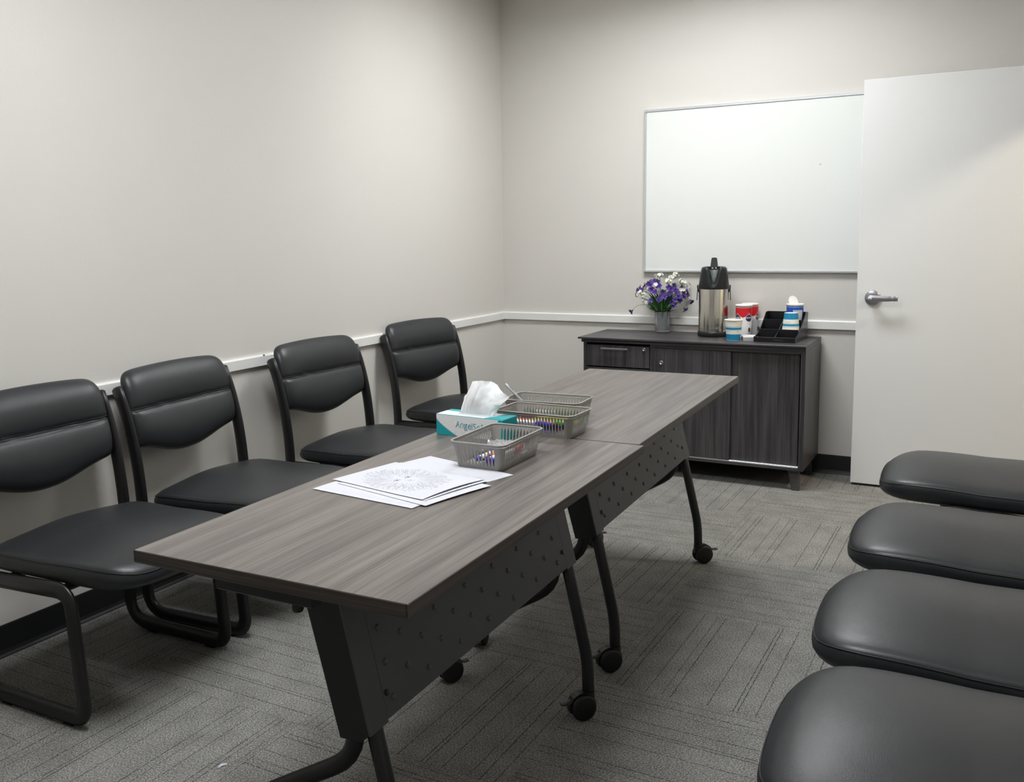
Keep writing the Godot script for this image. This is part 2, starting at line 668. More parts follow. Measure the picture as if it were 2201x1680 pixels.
func build_room() -> void:
	wall_box("wall_left", Vector3(-0.12, 0, -0.12), Vector3(0, CEIL, ROOM_Z + 0.12), M.wall)
	wall_box("wall_back", Vector3(0, 0, -0.12), Vector3(ROOM_X + 2.0, CEIL, 0), M.wall)
	wall_box("wall_front", Vector3(0, 0, ROOM_Z), Vector3(ROOM_X + 2.0, CEIL, ROOM_Z + 0.12), M.wall)
	var d0 := 0.15
	var d1 := 1.22
	var wr := structure("wall_right")
	var rx0 := ROOM_X
	var rx1 := ROOM_X + 0.12
	for seg in [[0.0, d0, 0.0, CEIL], [d1, ROOM_Z, 0.0, CEIL], [d0, d1, 2.05, CEIL]]:
		boxp(wr, "wall_panel", Vector3((rx0 + rx1) / 2, (seg[2] + seg[3]) / 2, (seg[0] + seg[1]) / 2), Vector3(0.12, seg[3] - seg[2], seg[1] - seg[0]), M.wall, 0.0)
	var fr := structure("trim_1")
	boxp(fr, "door_jamb", Vector3(rx0 + 0.06, 1.02, d0 + 0.012), Vector3(0.15, 2.04, 0.024), M.jamb)
	boxp(fr, "door_jamb", Vector3(rx0 + 0.06, 1.02, d1 - 0.012), Vector3(0.15, 2.04, 0.024), M.jamb)
	boxp(fr, "door_head", Vector3(rx0 + 0.06, 2.05, (d0 + d1) / 2), Vector3(0.15, 0.03, d1 - d0), M.jamb)
	# hallway outside the doorway
	wall_box("wall_hall", Vector3(ROOM_X + 1.6, 0, 0), Vector3(ROOM_X + 1.72, CEIL, ROOM_Z), M.wall)
	# ceiling with two openings for the recessed lamps
	var ce := structure("ceiling")
	var lx0 := LAMP_X - LAMP_W / 2
	var lx1 := LAMP_X + LAMP_W / 2
	var hz := LAMP_L / 2
	for r in [[-0.12, lx0, -0.12, ROOM_Z + 0.12], [lx1, ROOM_X + 2.0, -0.12, ROOM_Z + 0.12], [lx0, lx1, -0.12, LAMP_Z1 - hz], [lx0, lx1, LAMP_Z1 + hz, LAMP_Z2 - hz], [lx0, lx1, LAMP_Z2 + hz, ROOM_Z + 0.12]]:
		boxp(ce, "ceiling_slab", Vector3((r[0] + r[1]) / 2, CEIL + 0.06, (r[2] + r[3]) / 2), Vector3(r[1] - r[0], 0.12, r[3] - r[2]), M.ceiling, 0.0)
	# floor of carpet tiles, quarter-turned
	var fl := structure("floor")
	boxp(fl, "subfloor", Vector3(ROOM_X / 2 + 0.9, -0.056, ROOM_Z / 2), Vector3(ROOM_X + 2.2, 0.1, ROOM_Z + 0.24), M.black, 0.0)
	var T := 0.628
	var ox := 1.755 - 3 * T
	var oz := 0.95 - 2 * T
	for i in 10:
		for j in 14:
			var x0 := ox + i * T
			var z0 := oz + j * T
			var lo := Vector2(maxf(x0, 0.0), maxf(z0, 0.0))
			var hi := Vector2(minf(x0 + T, ROOM_X + 1.6), minf(z0 + T, ROOM_Z))
			if hi.x - lo.x < 0.01 or hi.y - lo.y < 0.01:
				continue
			var turned := (i + j) % 2 == 0      # lines along x
			var flip := (i * 7 + j * 3) % 5 < 2
			var st := mb()
			st.set_smooth_group(-1)
			var g := 0.0004
			var c := [Vector2(lo.x + g, lo.y + g), Vector2(lo.x + g, hi.y - g), Vector2(hi.x - g, hi.y - g), Vector2(hi.x - g, lo.y + g)]
			var uv: Array = []
			for p in c:
				var q := Vector2((p.x - x0) / T, (p.y - z0) / T)
				if turned:
					q = Vector2(q.y, q.x)
				if flip:
					q = Vector2(1.0 - q.x, 1.0 - q.y)
				uv.append(q)
			quad(st, Vector3(c[0].x, 0, c[0].y), Vector3(c[1].x, 0, c[1].y), Vector3(c[2].x, 0, c[2].y), Vector3(c[3].x, 0, c[3].y), uv[0], uv[1], uv[2], uv[3])
			for k in 4:
				var a: Vector2 = c[k]
				var b: Vector2 = c[(k + 1) % 4]
				quad(st, Vector3(a.x, -0.006, a.y), Vector3(b.x, -0.006, b.y), Vector3(b.x, 0, b.y), Vector3(a.x, 0, a.y), uv[k], uv[(k + 1) % 4], uv[(k + 1) % 4], uv[k])
			part(fl, "carpet_tile", st, M.carpet_a if (i * 5 + j * 2) % 3 > 0 else M.carpet_b)
	# chair rail
	var rail := PackedVector2Array([Vector2(0, 0.781), Vector2(0.016, 0.781), Vector2(0.018, 0.783), Vector2(0.018, 0.822), Vector2(0.013, 0.828), Vector2(0, 0.828)])
	var cove := PackedVector2Array([Vector2(0, 0), Vector2(0.017, 0), Vector2(0.016, 0.003), Vector2(0.009, 0.009), Vector2(0.005, 0.02), Vector2(0.004, 0.099), Vector2(0.003, 0.102), Vector2(0, 0.102)])
	var left := Transform3D(Basis(Vector3(1, 0, 0), Vector3(0, 1, 0), Vector3(0, 0, 1)), Vector3.ZERO)
	var back := Transform3D(Basis(Vector3(0, 0, 1), Vector3(0, 1, 0), Vector3(1, 0, 0)), Vector3.ZERO)
	var st1 := mb()
	prism(st1, rail, ROOM_Z, left)
	var rl := part(self, "trim_2", st1, M.trim)
	rl.set_meta("kind", "structure")
	boxp(rl, "screw_head", Vector3(0.0165, 0.8262, SCREW_Z), Vector3(0.007, 0.004, 0.008), M.black, 0.001)
	var st2 := mb()
	prism(st2, rail, ROOM_X - 0.018, back.translated(Vector3(0.018, 0, 0)))
	part(self, "trim_3", st2, M.trim).set_meta("kind", "structure")
	var st3 := mb()
	prism(st3, cove, ROOM_Z, left)
	part(self, "baseboard_left", st3, M.base).set_meta("kind", "structure")
	var st4 := mb()
	prism(st4, cove, ROOM_X - 0.017, back.translated(Vector3(0.017, 0, 0)))
	part(self, "baseboard_back", st4, M.base).set_meta("kind", "structure")
	# torn scrap of paper on the carpet
	var sc := mb()
	grid(sc, [[Vector3(0, 0.001, 0), Vector3(0.003, 0.006, -0.008), Vector3(0.012, 0.004, -0.02)], [Vector3(0.006, 0.001, 0.003), Vector3(0.009, 0.003, -0.005), Vector3(0.014, 0.001, -0.018)]])
	var so := part(self, "paper_scrap", sc, M.paper, Vector3(1.082, 0.0, 3.728))
	tag(so, "tiny white scrap of paper lying on the carpet", "paper scrap")

func build_whiteboard() -> void:
	var x0 := 0.925
	var x1 := 2.145
	var y0 := 1.081
	var y1 := 1.997
	var t := thing("whiteboard", "large blank whiteboard with aluminium frame on the back wall", "whiteboard", Vector3((x0 + x1) / 2, y0, 0.0))
	var w := x1 - x0
	var h := y1 - y0
	boxp(t, "writing_surface", Vector3(0, h / 2, 0.011), Vector3(w - 0.02, h - 0.02, 0.018), M.board, 0.001)
	for s in [-1.0, 1.0]:
		boxp(t, "side_frame", Vector3(s * (w / 2 - 0.006), h / 2, 0.0125), Vector3(0.012, h, 0.025), M.alu, 0.002)
	boxp(t, "top_frame", Vector3(0, h - 0.007, 0.0125), Vector3(w - 0.024, 0.014, 0.025), M.alu, 0.002)
	boxp(t, "bottom_frame", Vector3(0, 0.006, 0.0125), Vector3(w - 0.024, 0.012, 0.025), M.alu, 0.002)
	for s in [[-1, 0.008], [-1, h - 0.008]]:
		boxp(t, "corner_cap", Vector3(s[0] * (w / 2 - 0.008), s[1], 0.0135), Vector3(0.018, 0.018, 0.027), M.alu, 0.003)
	boxp(t, "ink_speck", Vector3(1.875 - (x0 + x1) / 2, 0.565, 0.0202), Vector3(0.009, 0.003, 0.0006), M.grey_ink, 0.0)

func build_door() -> void:
	var t := structure("door_1")
	var x0 := 2.096
	var x1 := ROOM_X - 0.012
	var zf := 0.196
	var th := 0.044
	boxp(t, "door_leaf", Vector3((x0 + x1) / 2, 0.012 + 1.0095, zf - th / 2), Vector3(x1 - x0, 2.019, th), M.door, 0.002, 1)
	for y in [0.25, 1.0, 1.8]:
		var sh := mb()
		tube(sh, [Vector3(x1 + 0.006, y - 0.05, zf), Vector3(x1 + 0.006, y + 0.05, zf)], 0.006, 0.006, Vector3(1, 0, 0), 10)
		part(t, "hinge", sh, M.satin)
	# lever handle
	var hx := 2.171
	var hy := 0.966
	var h := part(t, "door_handle", lever_mesh(), M.satin, Vector3(hx, hy, zf))
	var rose := mb()
	lathe(rose, [Vector2(0.0375, 0.0), Vector2(0.0375, 0.006), Vector2(0.033, 0.011), Vector2(0.022, 0.013), Vector2(0.0, 0.013)], 36, Transform3D(Basis(Vector3(1, 0, 0), Vector3(0, 0, 1), Vector3(0, -1, 0)), Vector3.ZERO))
	part(h, "rose", rose, M.satin)
	var key := mb()
	lathe(key, [Vector2(0.0095, 0.0), Vector2(0.0095, 0.0025), Vector2(0.0, 0.0025)], 20, Transform3D(Basis(Vector3(1, 0, 0), Vector3(0, 0, 1), Vector3(0, -1, 0)), Vector3(-0.006, 0, 0.071)))
	part(h, "key_cylinder", key, M.alu)
	boxp(h, "key_slot", Vector3(-0.006, 0, 0.0737), Vector3(0.002, 0.009, 0.001), M.black, 0.0)

func lever_mesh() -> SurfaceTool:
	var st := mb()
	tube(st, [Vector3(-0.002, 0, 0.012), Vector3(-0.002, 0, 0.058)], 0.0125, 0.0125, Vector3(1, 0, 0), 20, 0.0)
	# flat tapering bar reaching to the right, from rounded hub to square end
	var rows: Array = []
	for s in [[-0.019, 0.004, 0.057, 0.068], [-0.017, 0.012, 0.055, 0.071], [-0.006, 0.0165, 0.054, 0.071], [0.012, 0.016, 0.054, 0.071], [0.04, 0.0145, 0.055, 0.07], [0.075, 0.0125, 0.056, 0.069], [0.093, 0.0120, 0.055, 0.067], [0.094, 0.0110, 0.055, 0.066], [0.095, 0.0120, 0.054, 0.066], [0.118, 0.0115, 0.05, 0.062], [0.119, 0.010, 0.051, 0.061]]:
		var x: float = s[0]
		var hh: float = s[1]
		rows.append([Vector3(x, -hh, s[2] + 0.003), Vector3(x, -hh, s[3] - 0.003), Vector3(x, -hh + 0.003, s[3]), Vector3(x, hh - 0.003, s[3]), Vector3(x, hh, s[3] - 0.003), Vector3(x, hh, s[2] + 0.003), Vector3(x, hh - 0.003, s[2]), Vector3(x, -hh + 0.003, s[2])])
	grid(st, rows, true, 3, true)
	fan(st, rows[0], Vector3(-0.019, 0, 0.062), true)
	fan(st, rows[-1], Vector3(0.119, 0, 0.056), false)
	return st

# ---------------------------------------------------------------- tables
# local frame: x across the table (0 .. w), -z along it (0 .. len), origin at the floor below the near left corner
func build_tables() -> void:
	make_table("dark wood-grain flip-top table nearest the camera, papers on it", Vector3(1.3195, 0, 4.1529), 0.0275, 0.6188, 1.262)
	make_table("dark wood-grain flip-top table standing in front of the credenza", Vector3(1.2575, 0, 2.8905), 0.038, 0.63, 1.34)

func panel_x(y: float) -> float:
	return 0.428 + 0.24 * (0.616 - y)

func make_table(label: String, at: Vector3, turn: float, w: float, l: float) -> void:
	var t := thing("folding_table", label, "table", at, turn, "wheeled flip-top tables")
	var st := mb()
	box(st, Vector3(w / 2, TOP_Y - 0.0125, -l / 2), Vector3(w - 0.003, 0.025, l - 0.003), 0.0003, 2)
	var tt := part(t, "table_top", st, M.wood)
	for s in [0.0015, w - 0.0015]:  # thin strips added round the top, their darker tint is painted shade
		boxp(tt, "shaded_edge", Vector3(s, TOP_Y - 0.0126, -l / 2), Vector3(0.003, 0.0248, l), M.wood_shaded, 0.0012, 2)
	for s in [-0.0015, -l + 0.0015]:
		boxp(tt, "shaded_edge", Vector3(w / 2, TOP_Y - 0.0126, s), Vector3(w - 0.006, 0.0248, 0.003), M.wood_shaded, 0.0012, 0)
	var under := TOP_Y - 0.025
	var ends := [[0.095, 0.157], [l - 0.205, l - 0.142]]
	# modesty panel with raised bumps
	var b0: float = ends[0][1] + 0.001
	var b1: float = ends[1][0] - 0.001
	var pm := mb()
	var yb := 0.43
	var yt := under - 0.004
	var poly := PackedVector2Array([Vector2(panel_x(yb), yb), Vector2(panel_x(yt), yt), Vector2(panel_x(yt) - 0.0025, yt), Vector2(panel_x(yb) - 0.02, yb + 0.004), Vector2(panel_x(yb) - 0.02, yb)])
	prism(pm, poly, b1 - b0, Transform3D(Basis(), Vector3(0, 0, -b1)))
	var pn := part(t, "modesty_panel", pm, M.table_metal)
	var dm := mb()
	lathe(dm, [Vector2(0.0068, -0.001), Vector2(0.0062, 0.0018), Vector2(0.0045, 0.0034), Vector2(0.002, 0.0042), Vector2(0.0, 0.0043)], 10)
	dm.generate_normals()
	var bump: ArrayMesh = dm.commit()
	var nrm := Vector3(1, 0.24, 0).normalized()
	var bs := Basis(Vector3(-nrm.y, nrm.x, 0), nrm, Vector3(0, 0, 1))
	for r in 5:
		var y := 0.591 - 0.0328 * r
		var b := (0.187 if r % 2 == 0 else 0.2545)
		while b < b1 - 0.025:
			part_mesh(pn, "bump", bump, M.table_metal, Transform3D(bs, Vector3(panel_x(y), y, -b)))
			b += 0.1362
	for e in ends:
		var near: bool = e[0] < 0.5
		var bn: float = e[0]
		var bf: float = e[1]
		# angle bracket: flange in the panel's plane and a return facing along the table
		var br := mb()
		var flange := PackedVector2Array([Vector2(panel_x(0.425), 0.425), Vector2(panel_x(under), under), Vector2(panel_x(under) - 0.004, under), Vector2(panel_x(0.425) - 0.004, 0.425)])
		prism(br, flange, bf - bn, Transform3D(Basis(), Vector3(0, 0, -bf)))
		var ret := PackedVector2Array([Vector2(panel_x(0.425) - 0.004, 0.425), Vector2(panel_x(under) - 0.004, under), Vector2(panel_x(under) - 0.085, under), Vector2(panel_x(0.405) - 0.075, 0.405), Vector2(panel_x(0.405) - 0.028, 0.408)])
		part(t, "bracket_flange", br, M.table_metal)
		var ep := mb()
		prism(ep, ret, bf - bn - 0.006, Transform3D(Basis(), Vector3(0, 0, -bf + 0.003)))
		part(t, "leg_housing", ep, M.leg_metal)
		var sw := mb()
		lathe(sw, [Vector2(0.006, 0), Vector2(0.006, 0.003), Vector2(0.0, 0.004)], 10, Transform3D(bs, Vector3(panel_x(0.475), 0.475, -(bf + 0.012 if near else bn - 0.012))))
		part(t, "screw", sw, M.black)
		var bm := -(bn + bf) / 2
		# bar under the top carrying the hinge, with a release knob
		var bo := 1.0 if near else -1.0
		boxp(t, "cross_bar", Vector3(0.295, under - 0.0155, bm + 0.045 * bo), Vector3(0.225, 0.030, 0.115), M.leg_metal, 0.003)
		var kn := mb()
		lathe(kn, [Vector2(0.0, -0.018), Vector2(0.009, -0.017), Vector2(0.011, -0.012), Vector2(0.011, 0.0)], 14, Transform3D(Basis(), Vector3(0.362, under - 0.0305, bm + 0.085 * bo)))
		part(t, "release_knob", kn, M.black)
		# legs: one slanting to the right caster, one swept to the left caster
		var rl := mb()
		tube(rl, rounded([Vector3(0.44, 0.49, bm - 0.008), Vector3(0.516, 0.155, bm - 0.008), Vector3(0.520, 0.062, bm)], [0.06]), 0.0165, 0.0165, Vector3(0, 0, 1), 14)
		part(t, "leg", rl, M.leg_metal)
		var ll := mb()
		tube(ll, rounded([Vector3(0.388, 0.55, bm + 0.008), Vector3(0.443, 0.372, bm + 0.008), Vector3(0.245, 0.252, bm), Vector3(0.075, 0.15, bm), Vector3(0.067, 0.062, bm)], [0.085, 0.06, 0.05]), 0.0175, 0.0175, Vector3(0, 0, 1), 14)
		part(t, "leg", ll, M.leg_metal)
		caster(t, Vector3(0.520, 0, bm), (0.35 if near else -0.75) if l < 1.3 else (-0.8 if near else 2.3))
		caster(t, Vector3(0.067, 0, bm), 0.2 if near else 2.6)

func caster(t: Node3D, at: Vector3, turn: float) -> void:
	var xf := Transform3D(Basis(Vector3.UP, turn), at)
	var r := 0.036
	var ax := xf * Transform3D(Basis(Vector3(0, 0, 1), Vector3(1, 0, 0), Vector3(0, 1, 0)), Vector3(0, r + 0.001, 0.02))
	var c := mb()
	# hood between the wheels and the stem socket
	var hood := PackedVector2Array()
	for k in 13:
		var a := PI * (-0.1 + 1.05 * k / 12.0)
		hood.append(Vector2(cos(a) * (r + 0.004), sin(a) * (r + 0.004)))
	prism(c, hood, 0.02, xf * Transform3D(Basis(Vector3(0, 0, 1), Vector3(0, 1, 0), Vector3(1, 0, 0)), Vector3(-0.01, r + 0.001, 0.02)))
	tube(c, [xf * Vector3(0, 0.052, 0), xf * Vector3(0, 0.078, 0)], 0.0175, 0.0175, Vector3(1, 0, 0), 14, 0.0)
	var o := part(t, "caster", c, M.plastic)
	for s in [-1.0, 1.0]:
		var w := mb()
		var prof: Array = [Vector2(0.0, 0.022), Vector2(r - 0.008, 0.024), Vector2(r - 0.002, 0.022), Vector2(r, 0.018), Vector2(r, 0.011), Vector2(r - 0.002, 0.010), Vector2(0.0, 0.010)]
		if s < 0:
			for i in prof.size():
				prof[i] = Vector2(prof[i].x, -prof[i].y)
		else:
			prof.reverse()
		lathe(w, prof, 28, ax)
		part(o, "wheel", w, M.black)
	var b := mb()
	tube(b, [xf * Vector3(0, 0.058, 0.05), xf * Vector3(0, 0.05, 0.066), xf * Vector3(0, 0.051, 0.082)], 0.003, 0.012, (xf.basis * Vector3(1, 0, 0)), 8)
	part(o, "brake_lever", b, M.brake)

# ---------------------------------------------------------------- chairs
# local frame: +x the way the sitter faces, z across, origin on the floor below the uprights
func back_x(y: float) -> float:
	return -0.036 - 0.75 * pow(maxf(0.0, y - 0.6), 2.0)

func make_chair() -> Node3D:
	var t := thing("sled_chair", "black leather sled-base chair nearest the camera along the left wall", "chair", Vector3.ZERO, 0.0, "black leather sled-base chairs")
	for s in [1.0, -1.0]:
		var z: float = 0.279 * s
		var st := mb()
		var pts := [Vector3(-0.084, 0.815, z), Vector3(-0.050, 0.73, z), Vector3(-0.018, 0.60, z), Vector3(0.0, 0.45, z), Vector3(0.0, 0.0275, z), Vector3(0.432, 0.0275, z), Vector3(0.398, 0.388, z), Vector3(0.012, 0.372, z)]
		tube(st, rounded(pts, [0.05, 0.08, 0.08, 0.085, 0.055, 0.055], 7), 0.0245, 0.0135, Vector3(0, 0, 1), 14)
		part(t, "side_frame", st, M.frame)
		for gx in [0.10, 0.36]:
			boxp(t, "glide", Vector3(gx, 0.0015, z), Vector3(0.04, 0.003, 0.018), M.black, 0.001)
	for x in [0.14, 0.355]:
		boxp(t, "cross_brace", Vector3(x, 0.385, 0), Vector3(0.035, 0.012, 0.548), M.frame, 0.003)
	# seat cushion
	var out: Array = []
	var n_side := 14
	# outline (x, z), counter-clockwise from above looking down -y : front bowed, rear gently rounded
	var xr := 0.028
	var xf := 0.595
	var hw := 0.278
	var cnt := 72
	for k in cnt:
		var a := TAU * k / cnt
		var cx := cos(a)
		var sz := sin(a)
		var p := lerpf(11.0, 5.2, clampf(cx * 0.7 + 0.5, 0.0, 1.0))
		var r := pow(pow(absf(cx), p) + pow(absf(sz), p), -1.0 / p)
		var lx := cx * r
		var lz := sz * r
		var wz := hw * (1.0 - 0.035 * lx)
		var x := (xr + xf) * 0.5 + lx * (xf - xr) * 0.5
		if lx > 0.0:
			x += 0.012 * (1.0 - lz * lz) * lx
		out.append(Vector2(x, lz * wz))
	var mid := Vector2((xr + xf) * 0.5, 0.0)
	var lift := func(x: float, z: float) -> float:
		var fx := (x - xr) / (xf - xr)
		return 0.006 * sin(clampf((fx - 0.45) / 0.45, 0.0, 1.0) * PI * 0.8) - 0.022 * pow(clampf((fx - 0.84) / 0.16, 0.0, 1.0), 2.0) - 0.010 * pow(clampf((0.2 - fx) / 0.2, 0.0, 1.0), 2.0) - 0.010 * pow(absf(z) / hw, 2.0) + 0.004 * cos(z * 14.0)
	var rows: Array = []
	# scale of the outline, height
	for lv in [[0.0, 0.398], [0.55, 0.398], [0.86, 0.398], [0.945, 0.401], [0.978, 0.409], [0.997, 0.427], [1.0, 0.443], [0.994, 0.456], [0.984, 0.4635], [0.972, 0.469], [0.95, 0.4735], [0.90, 0.4785], [0.8, 0.483], [0.62, 0.487], [0.4, 0.489], [0.2, 0.490], [0.0, 0.490]]:
		var row: Array = []
		for q in out:
			var w: Vector2 = mid + (q - mid) * lv[0]
			var y: float = lv[1]
			var f := clampf((y - 0.405) / 0.05, 0.0, 1.0)
			row.append(Vector3(w.x, y + lift.call(w.x, w.y) * f, w.y))
		row.reverse()
		rows.append(row)
	var cs := mb()
	grid(cs, rows, true, 1, false)
	var seat := part(t, "seat", cs, M.leather)
	var sm := mb()
	var ring: Array = []
	for q in out:
		var w: Vector2 = mid + (q - mid) * 0.986
		ring.append(Vector3(w.x, 0.4635 + lift.call(w.x, w.y) + 0.0006, w.y))
	ring.append(ring[0])
	tube(sm, ring, 0.0016, 0.0016, Vector3(0, 1, 0), 6, 0.0)
	part(seat, "seam", sm, M.seam)
	# backrest cushion
	var nu := 40
	var nv := 44
	var front: Array = []
	var rear: Array = []
	var surf := func(u: float, v: float, fr: bool) -> Vector3:
		var au := absf(u)
		var yb := 0.604 - 0.050 * (0.5 + 0.5 * cos(PI * pow(au, 1.1))) + 0.008 * pow(au, 20.0)
		var yt := 0.880 - 0.010 * pow(au, 2.0) - 0.026 * pow(au, 16.0)
		var y := lerpf(yb, yt, v)
		var hw2 := 0.270 - 0.010 * pow(v, 10.0) - 0.004 * pow(1.0 - v, 3.0)
		var eu := pow(maxf(0.0, 1.0 - pow(au, 10.0)), 0.5)
		var vv := absf(2.0 * v - 1.0)
		var ev := pow(maxf(0.0, 1.0 - pow(vv, 9.0)), 0.5)
		var e := eu * ev
		var x := back_x(y)
		if fr:
			var ys := 0.738
			var bulge := 0.0
			if y > ys:
				bulge = sin(clampf((y - ys) / (yt - ys), 0.0, 1.0) * PI)
			else:
				bulge = 1.7 * pow(sin(clampf((ys - y) / (ys - yb), 0.0, 1.0) * PI * 0.92), 0.75)
			x += e * (0.03 + 0.014 * bulge * (1.0 - 0.4 * au * au)) - e * 0.010 * exp(-pow((y - ys) / 0.0055, 2.0))
			x -= 0.016 * (1.0 - au * au) * e     # hollow across
		else:
			x -= 0.026 * e
		return Vector3(x, y, u * hw2)
	for i in nv + 1:
		var v := float(i) / nv
		# finer steps at the edges
		v = 0.5 - 0.5 * cos(PI * v) * (0.75 + 0.25 * absf(cos(PI * v)))
		var rf: Array = []
		var rr: Array = []
		for j in nu + 1:
			var u := sin((float(j) / nu - 0.5) * PI)
			rf.append(surf.call(u, v, true))
			rr.append(surf.call(u, v, false))
		front.append(rf)
		rear.append(rr)
	var cb := mb()
	grid(cb, front, false, 1, true)
	grid(cb, rear, false, 1, false)
	var bk := part(t, "backrest", cb, M.leather)
	for dy in [-0.0045, 0.0045]:
		var s2 := mb()
		var path: Array = []
		for j in 41:
			var u := lerpf(-0.985, 0.985, j / 40.0)
			# find v whose height is the stitched line
			var lo := 0.0
			var hi := 1.0
			for k in 20:
				var m := (lo + hi) * 0.5
				var pp: Vector3 = surf.call(u, m, true)
				if pp.y < 0.738 + dy:
					lo = m
				else:
					hi = m
			var pt: Vector3 = surf.call(u, lo, true)
			path.append(pt + Vector3(0.0012, 0, 0))
		tube(s2, path, 0.0017, 0.0017, Vector3(0, 1, 0), 6, 0.0)
		part(bk, "seam", s2, M.seam)
	boxp(t, "back_brace", Vector3(-0.072, 0.74, 0), Vector3(0.010, 0.05, 0.53), M.frame, 0.003)
	return t

func build_chairs() -> void:
	var c := make_chair()
	c.position = Vector3(0.197, 0, 3.497)
	c.rotation.y = 0.024
	copy_of(c, "sled_chair", "black leather sled-base chair second from the camera along the left wall", Vector3(0.166, 0, 2.858), 0.07)
	copy_of(c, "sled_chair", "black leather sled-base chair on the left wall behind the drawing, third from the camera", Vector3(0.203, 0, 2.07), -0.037)
	copy_of(c, "sled_chair", "black leather sled-base chair on the left wall closest to the room corner", Vector3(0.158, 0, 1.143), -0.137)
	copy_of(c, "sled_chair", "black leather seat in the bottom right corner, nearest on the right", Vector3(3.025, 0, 3.672), PI + 0.02)
	copy_of(c, "sled_chair", "black leather seat on the right, second from the camera", Vector3(3.01, 0, 3.073), PI + 0.01)
	copy_of(c, "sled_chair", "black leather seat on the right, third from the camera", Vector3(2.995, 0, 2.418), PI)
	copy_of(c, "sled_chair", "black leather seat on the right, farthest, in front of the open door", Vector3(2.995, 0, 1.642), PI - 0.02)

# ---------------------------------------------------------------- credenza
func build_credenza() -> void:
	var x0 := 0.702
	var x1 := 1.907
	var zf := 0.473
	var t := thing("credenza", "dark wood-grain credenza with sliding doors under the whiteboard", "cabinet", Vector3((x0 + x1) / 2, 0, 0.02))
	var ox := (x0 + x1) / 2
	var oz := 0.02
	var P := func(x: float, y: float, z: float) -> Vector3:
		return Vector3(x - ox, y, z - oz)
	# top with an undercut front and left edge
	var tp := mb()
	box(tp, Vector3(0, CAB_Y - 0.005, (zf - oz) / 2), Vector3(x1 - x0, 0.010, zf - oz), 0.0015, 0)
	box(tp, Vector3(0.008, CAB_Y - 0.019, (zf - oz) / 2 - 0.007), Vector3(x1 - x0 - 0.017, 0.018, zf - oz - 0.014), 0.001, 0)
	part(t, "top", tp, M.wood_dark)
	var bz := zf - 0.016
	var side := func(called: String, xa: float, xb: float) -> void:
		boxp(t, called, P.call((xa + xb) / 2, (0.104 + CAB_Y - 0.028) / 2, (bz + oz) / 2), Vector3(xb - xa, CAB_Y - 0.028 - 0.104, bz - oz), M.wood_dark, 0.0015, 1)
	side.call("side_panel", 0.730, 0.748)
	side.call("side_panel", x1 - 0.024, x1 - 0.0005)
	side.call("partition", 1.112, 1.134)
	boxp(t, "bottom_panel", P.call((0.748 + x1 - 0.024) / 2, 0.1125, (bz + oz) / 2), Vector3(x1 - 0.024 - 0.748, 0.017, bz - oz), M.wood_dark, 0.0015, 0)
	boxp(t, "back_panel", P.call((0.748 + x1 - 0.024) / 2, 0.41, oz + 0.006), Vector3(x1 - 0.024 - 0.748, 0.57, 0.008), M.wood_dark, 0.0, 1)
	boxp(t, "rail", P.call((1.134 + x1 - 0.024) / 2, CAB_Y - 0.036, bz - 0.012), Vector3(x1 - 0.024 - 1.134, 0.016, 0.02), M.wood_dark, 0.001, 0)
	var dr := boxp(t, "drawer", P.call(0.929, 0.642, bz - 0.009), Vector3(0.358, 0.118, 0.018), M.wood_dark, 0.0015, 1)
	bar_handle(dr, Vector3(-0.012, 0.042, 0.009))
	lock(dr, Vector3(0.150, 0.044, 0.009), 0.0095)
	var dr2 := boxp(t, "drawer", P.call(0.929, 0.350, bz - 0.009), Vector3(0.358, 0.452, 0.018), M.wood_dark, 0.0015, 1)
	bar_handle(dr2, Vector3(-0.012, 0.18, 0.009))
	var d1 := boxp(t, "sliding_door", P.call(1.3375, 0.4115, bz - 0.008), Vector3(0.405, 0.570, 0.016), M.wood_dark, 0.0015, 1)
	lock(d1, Vector3(-0.163, 0.2085, 0.008), 0.011)
	boxp(t, "sliding_door", P.call(1.695, 0.4115, bz - 0.030), Vector3(0.36, 0.570, 0.016), M.wood_dark, 0.0015, 1)
	boxp(t, "door_track", P.call((1.134 + x1 - 0.024) / 2, 0.1235, bz - 0.012), Vector3(x1 - 0.026 - 1.134, 0.005, 0.022), M.alu, 0.001, 0)
	for k in [[0.80, 0.41, -1], [1.855, 0.41, 1], [0.80, 0.09, -1], [1.855, 0.09, 1]]:
		var lg := mb()
		var a: Vector3 = P.call(k[0], 0.104, k[1])
		var foot: Vector3 = P.call(k[0] + 0.015 * k[2], 0.0, k[1] + (0.02 if k[1] > 0.2 else -0.02))
		var rows: Array = []
		for s in [[a, 0.029, 0.016], [foot, 0.019, 0.013]]:
			var row: Array = []
			for q in round_rect(s[1] * 2.0, s[2] * 2.0, 0.008, 3):
				row.append(s[0] + Vector3(q.x, 0, q.y))
			rows.append(row)
		grid(lg, rows, true, -1, false)
		fan(lg, rows[1], foot, false)
		part(t, "leg", lg, M.wood_dark)

func bar_handle(parent: Node, at: Vector3) -> void:
	var st := mb()
	box(st, at + Vector3(0, 0, 0.022), Vector3(0.155, 0.010, 0.007), 0.0015)
	for s in [-0.06, 0.06]:
		box(st, at + Vector3(s, 0, 0.010), Vector3(0.008, 0.008, 0.02), 0.001)
	part(parent, "handle", st, M.satin)

func lock(parent: Node, at: Vector3, r: float) -> void:
	var st := mb()
	lathe(st, [Vector2(r, 0.0), Vector2(r, 0.004), Vector2(r * 0.86, 0.0065), Vector2(r * 0.62, 0.0065), Vector2(r * 0.6, 0.005), Vector2(0, 0.005)], 20, Transform3D(Basis(Vector3(1, 0, 0), Vector3(0, 0, 1), Vector3(0, -1, 0)), at))
	part(parent, "lock", st, M.satin)

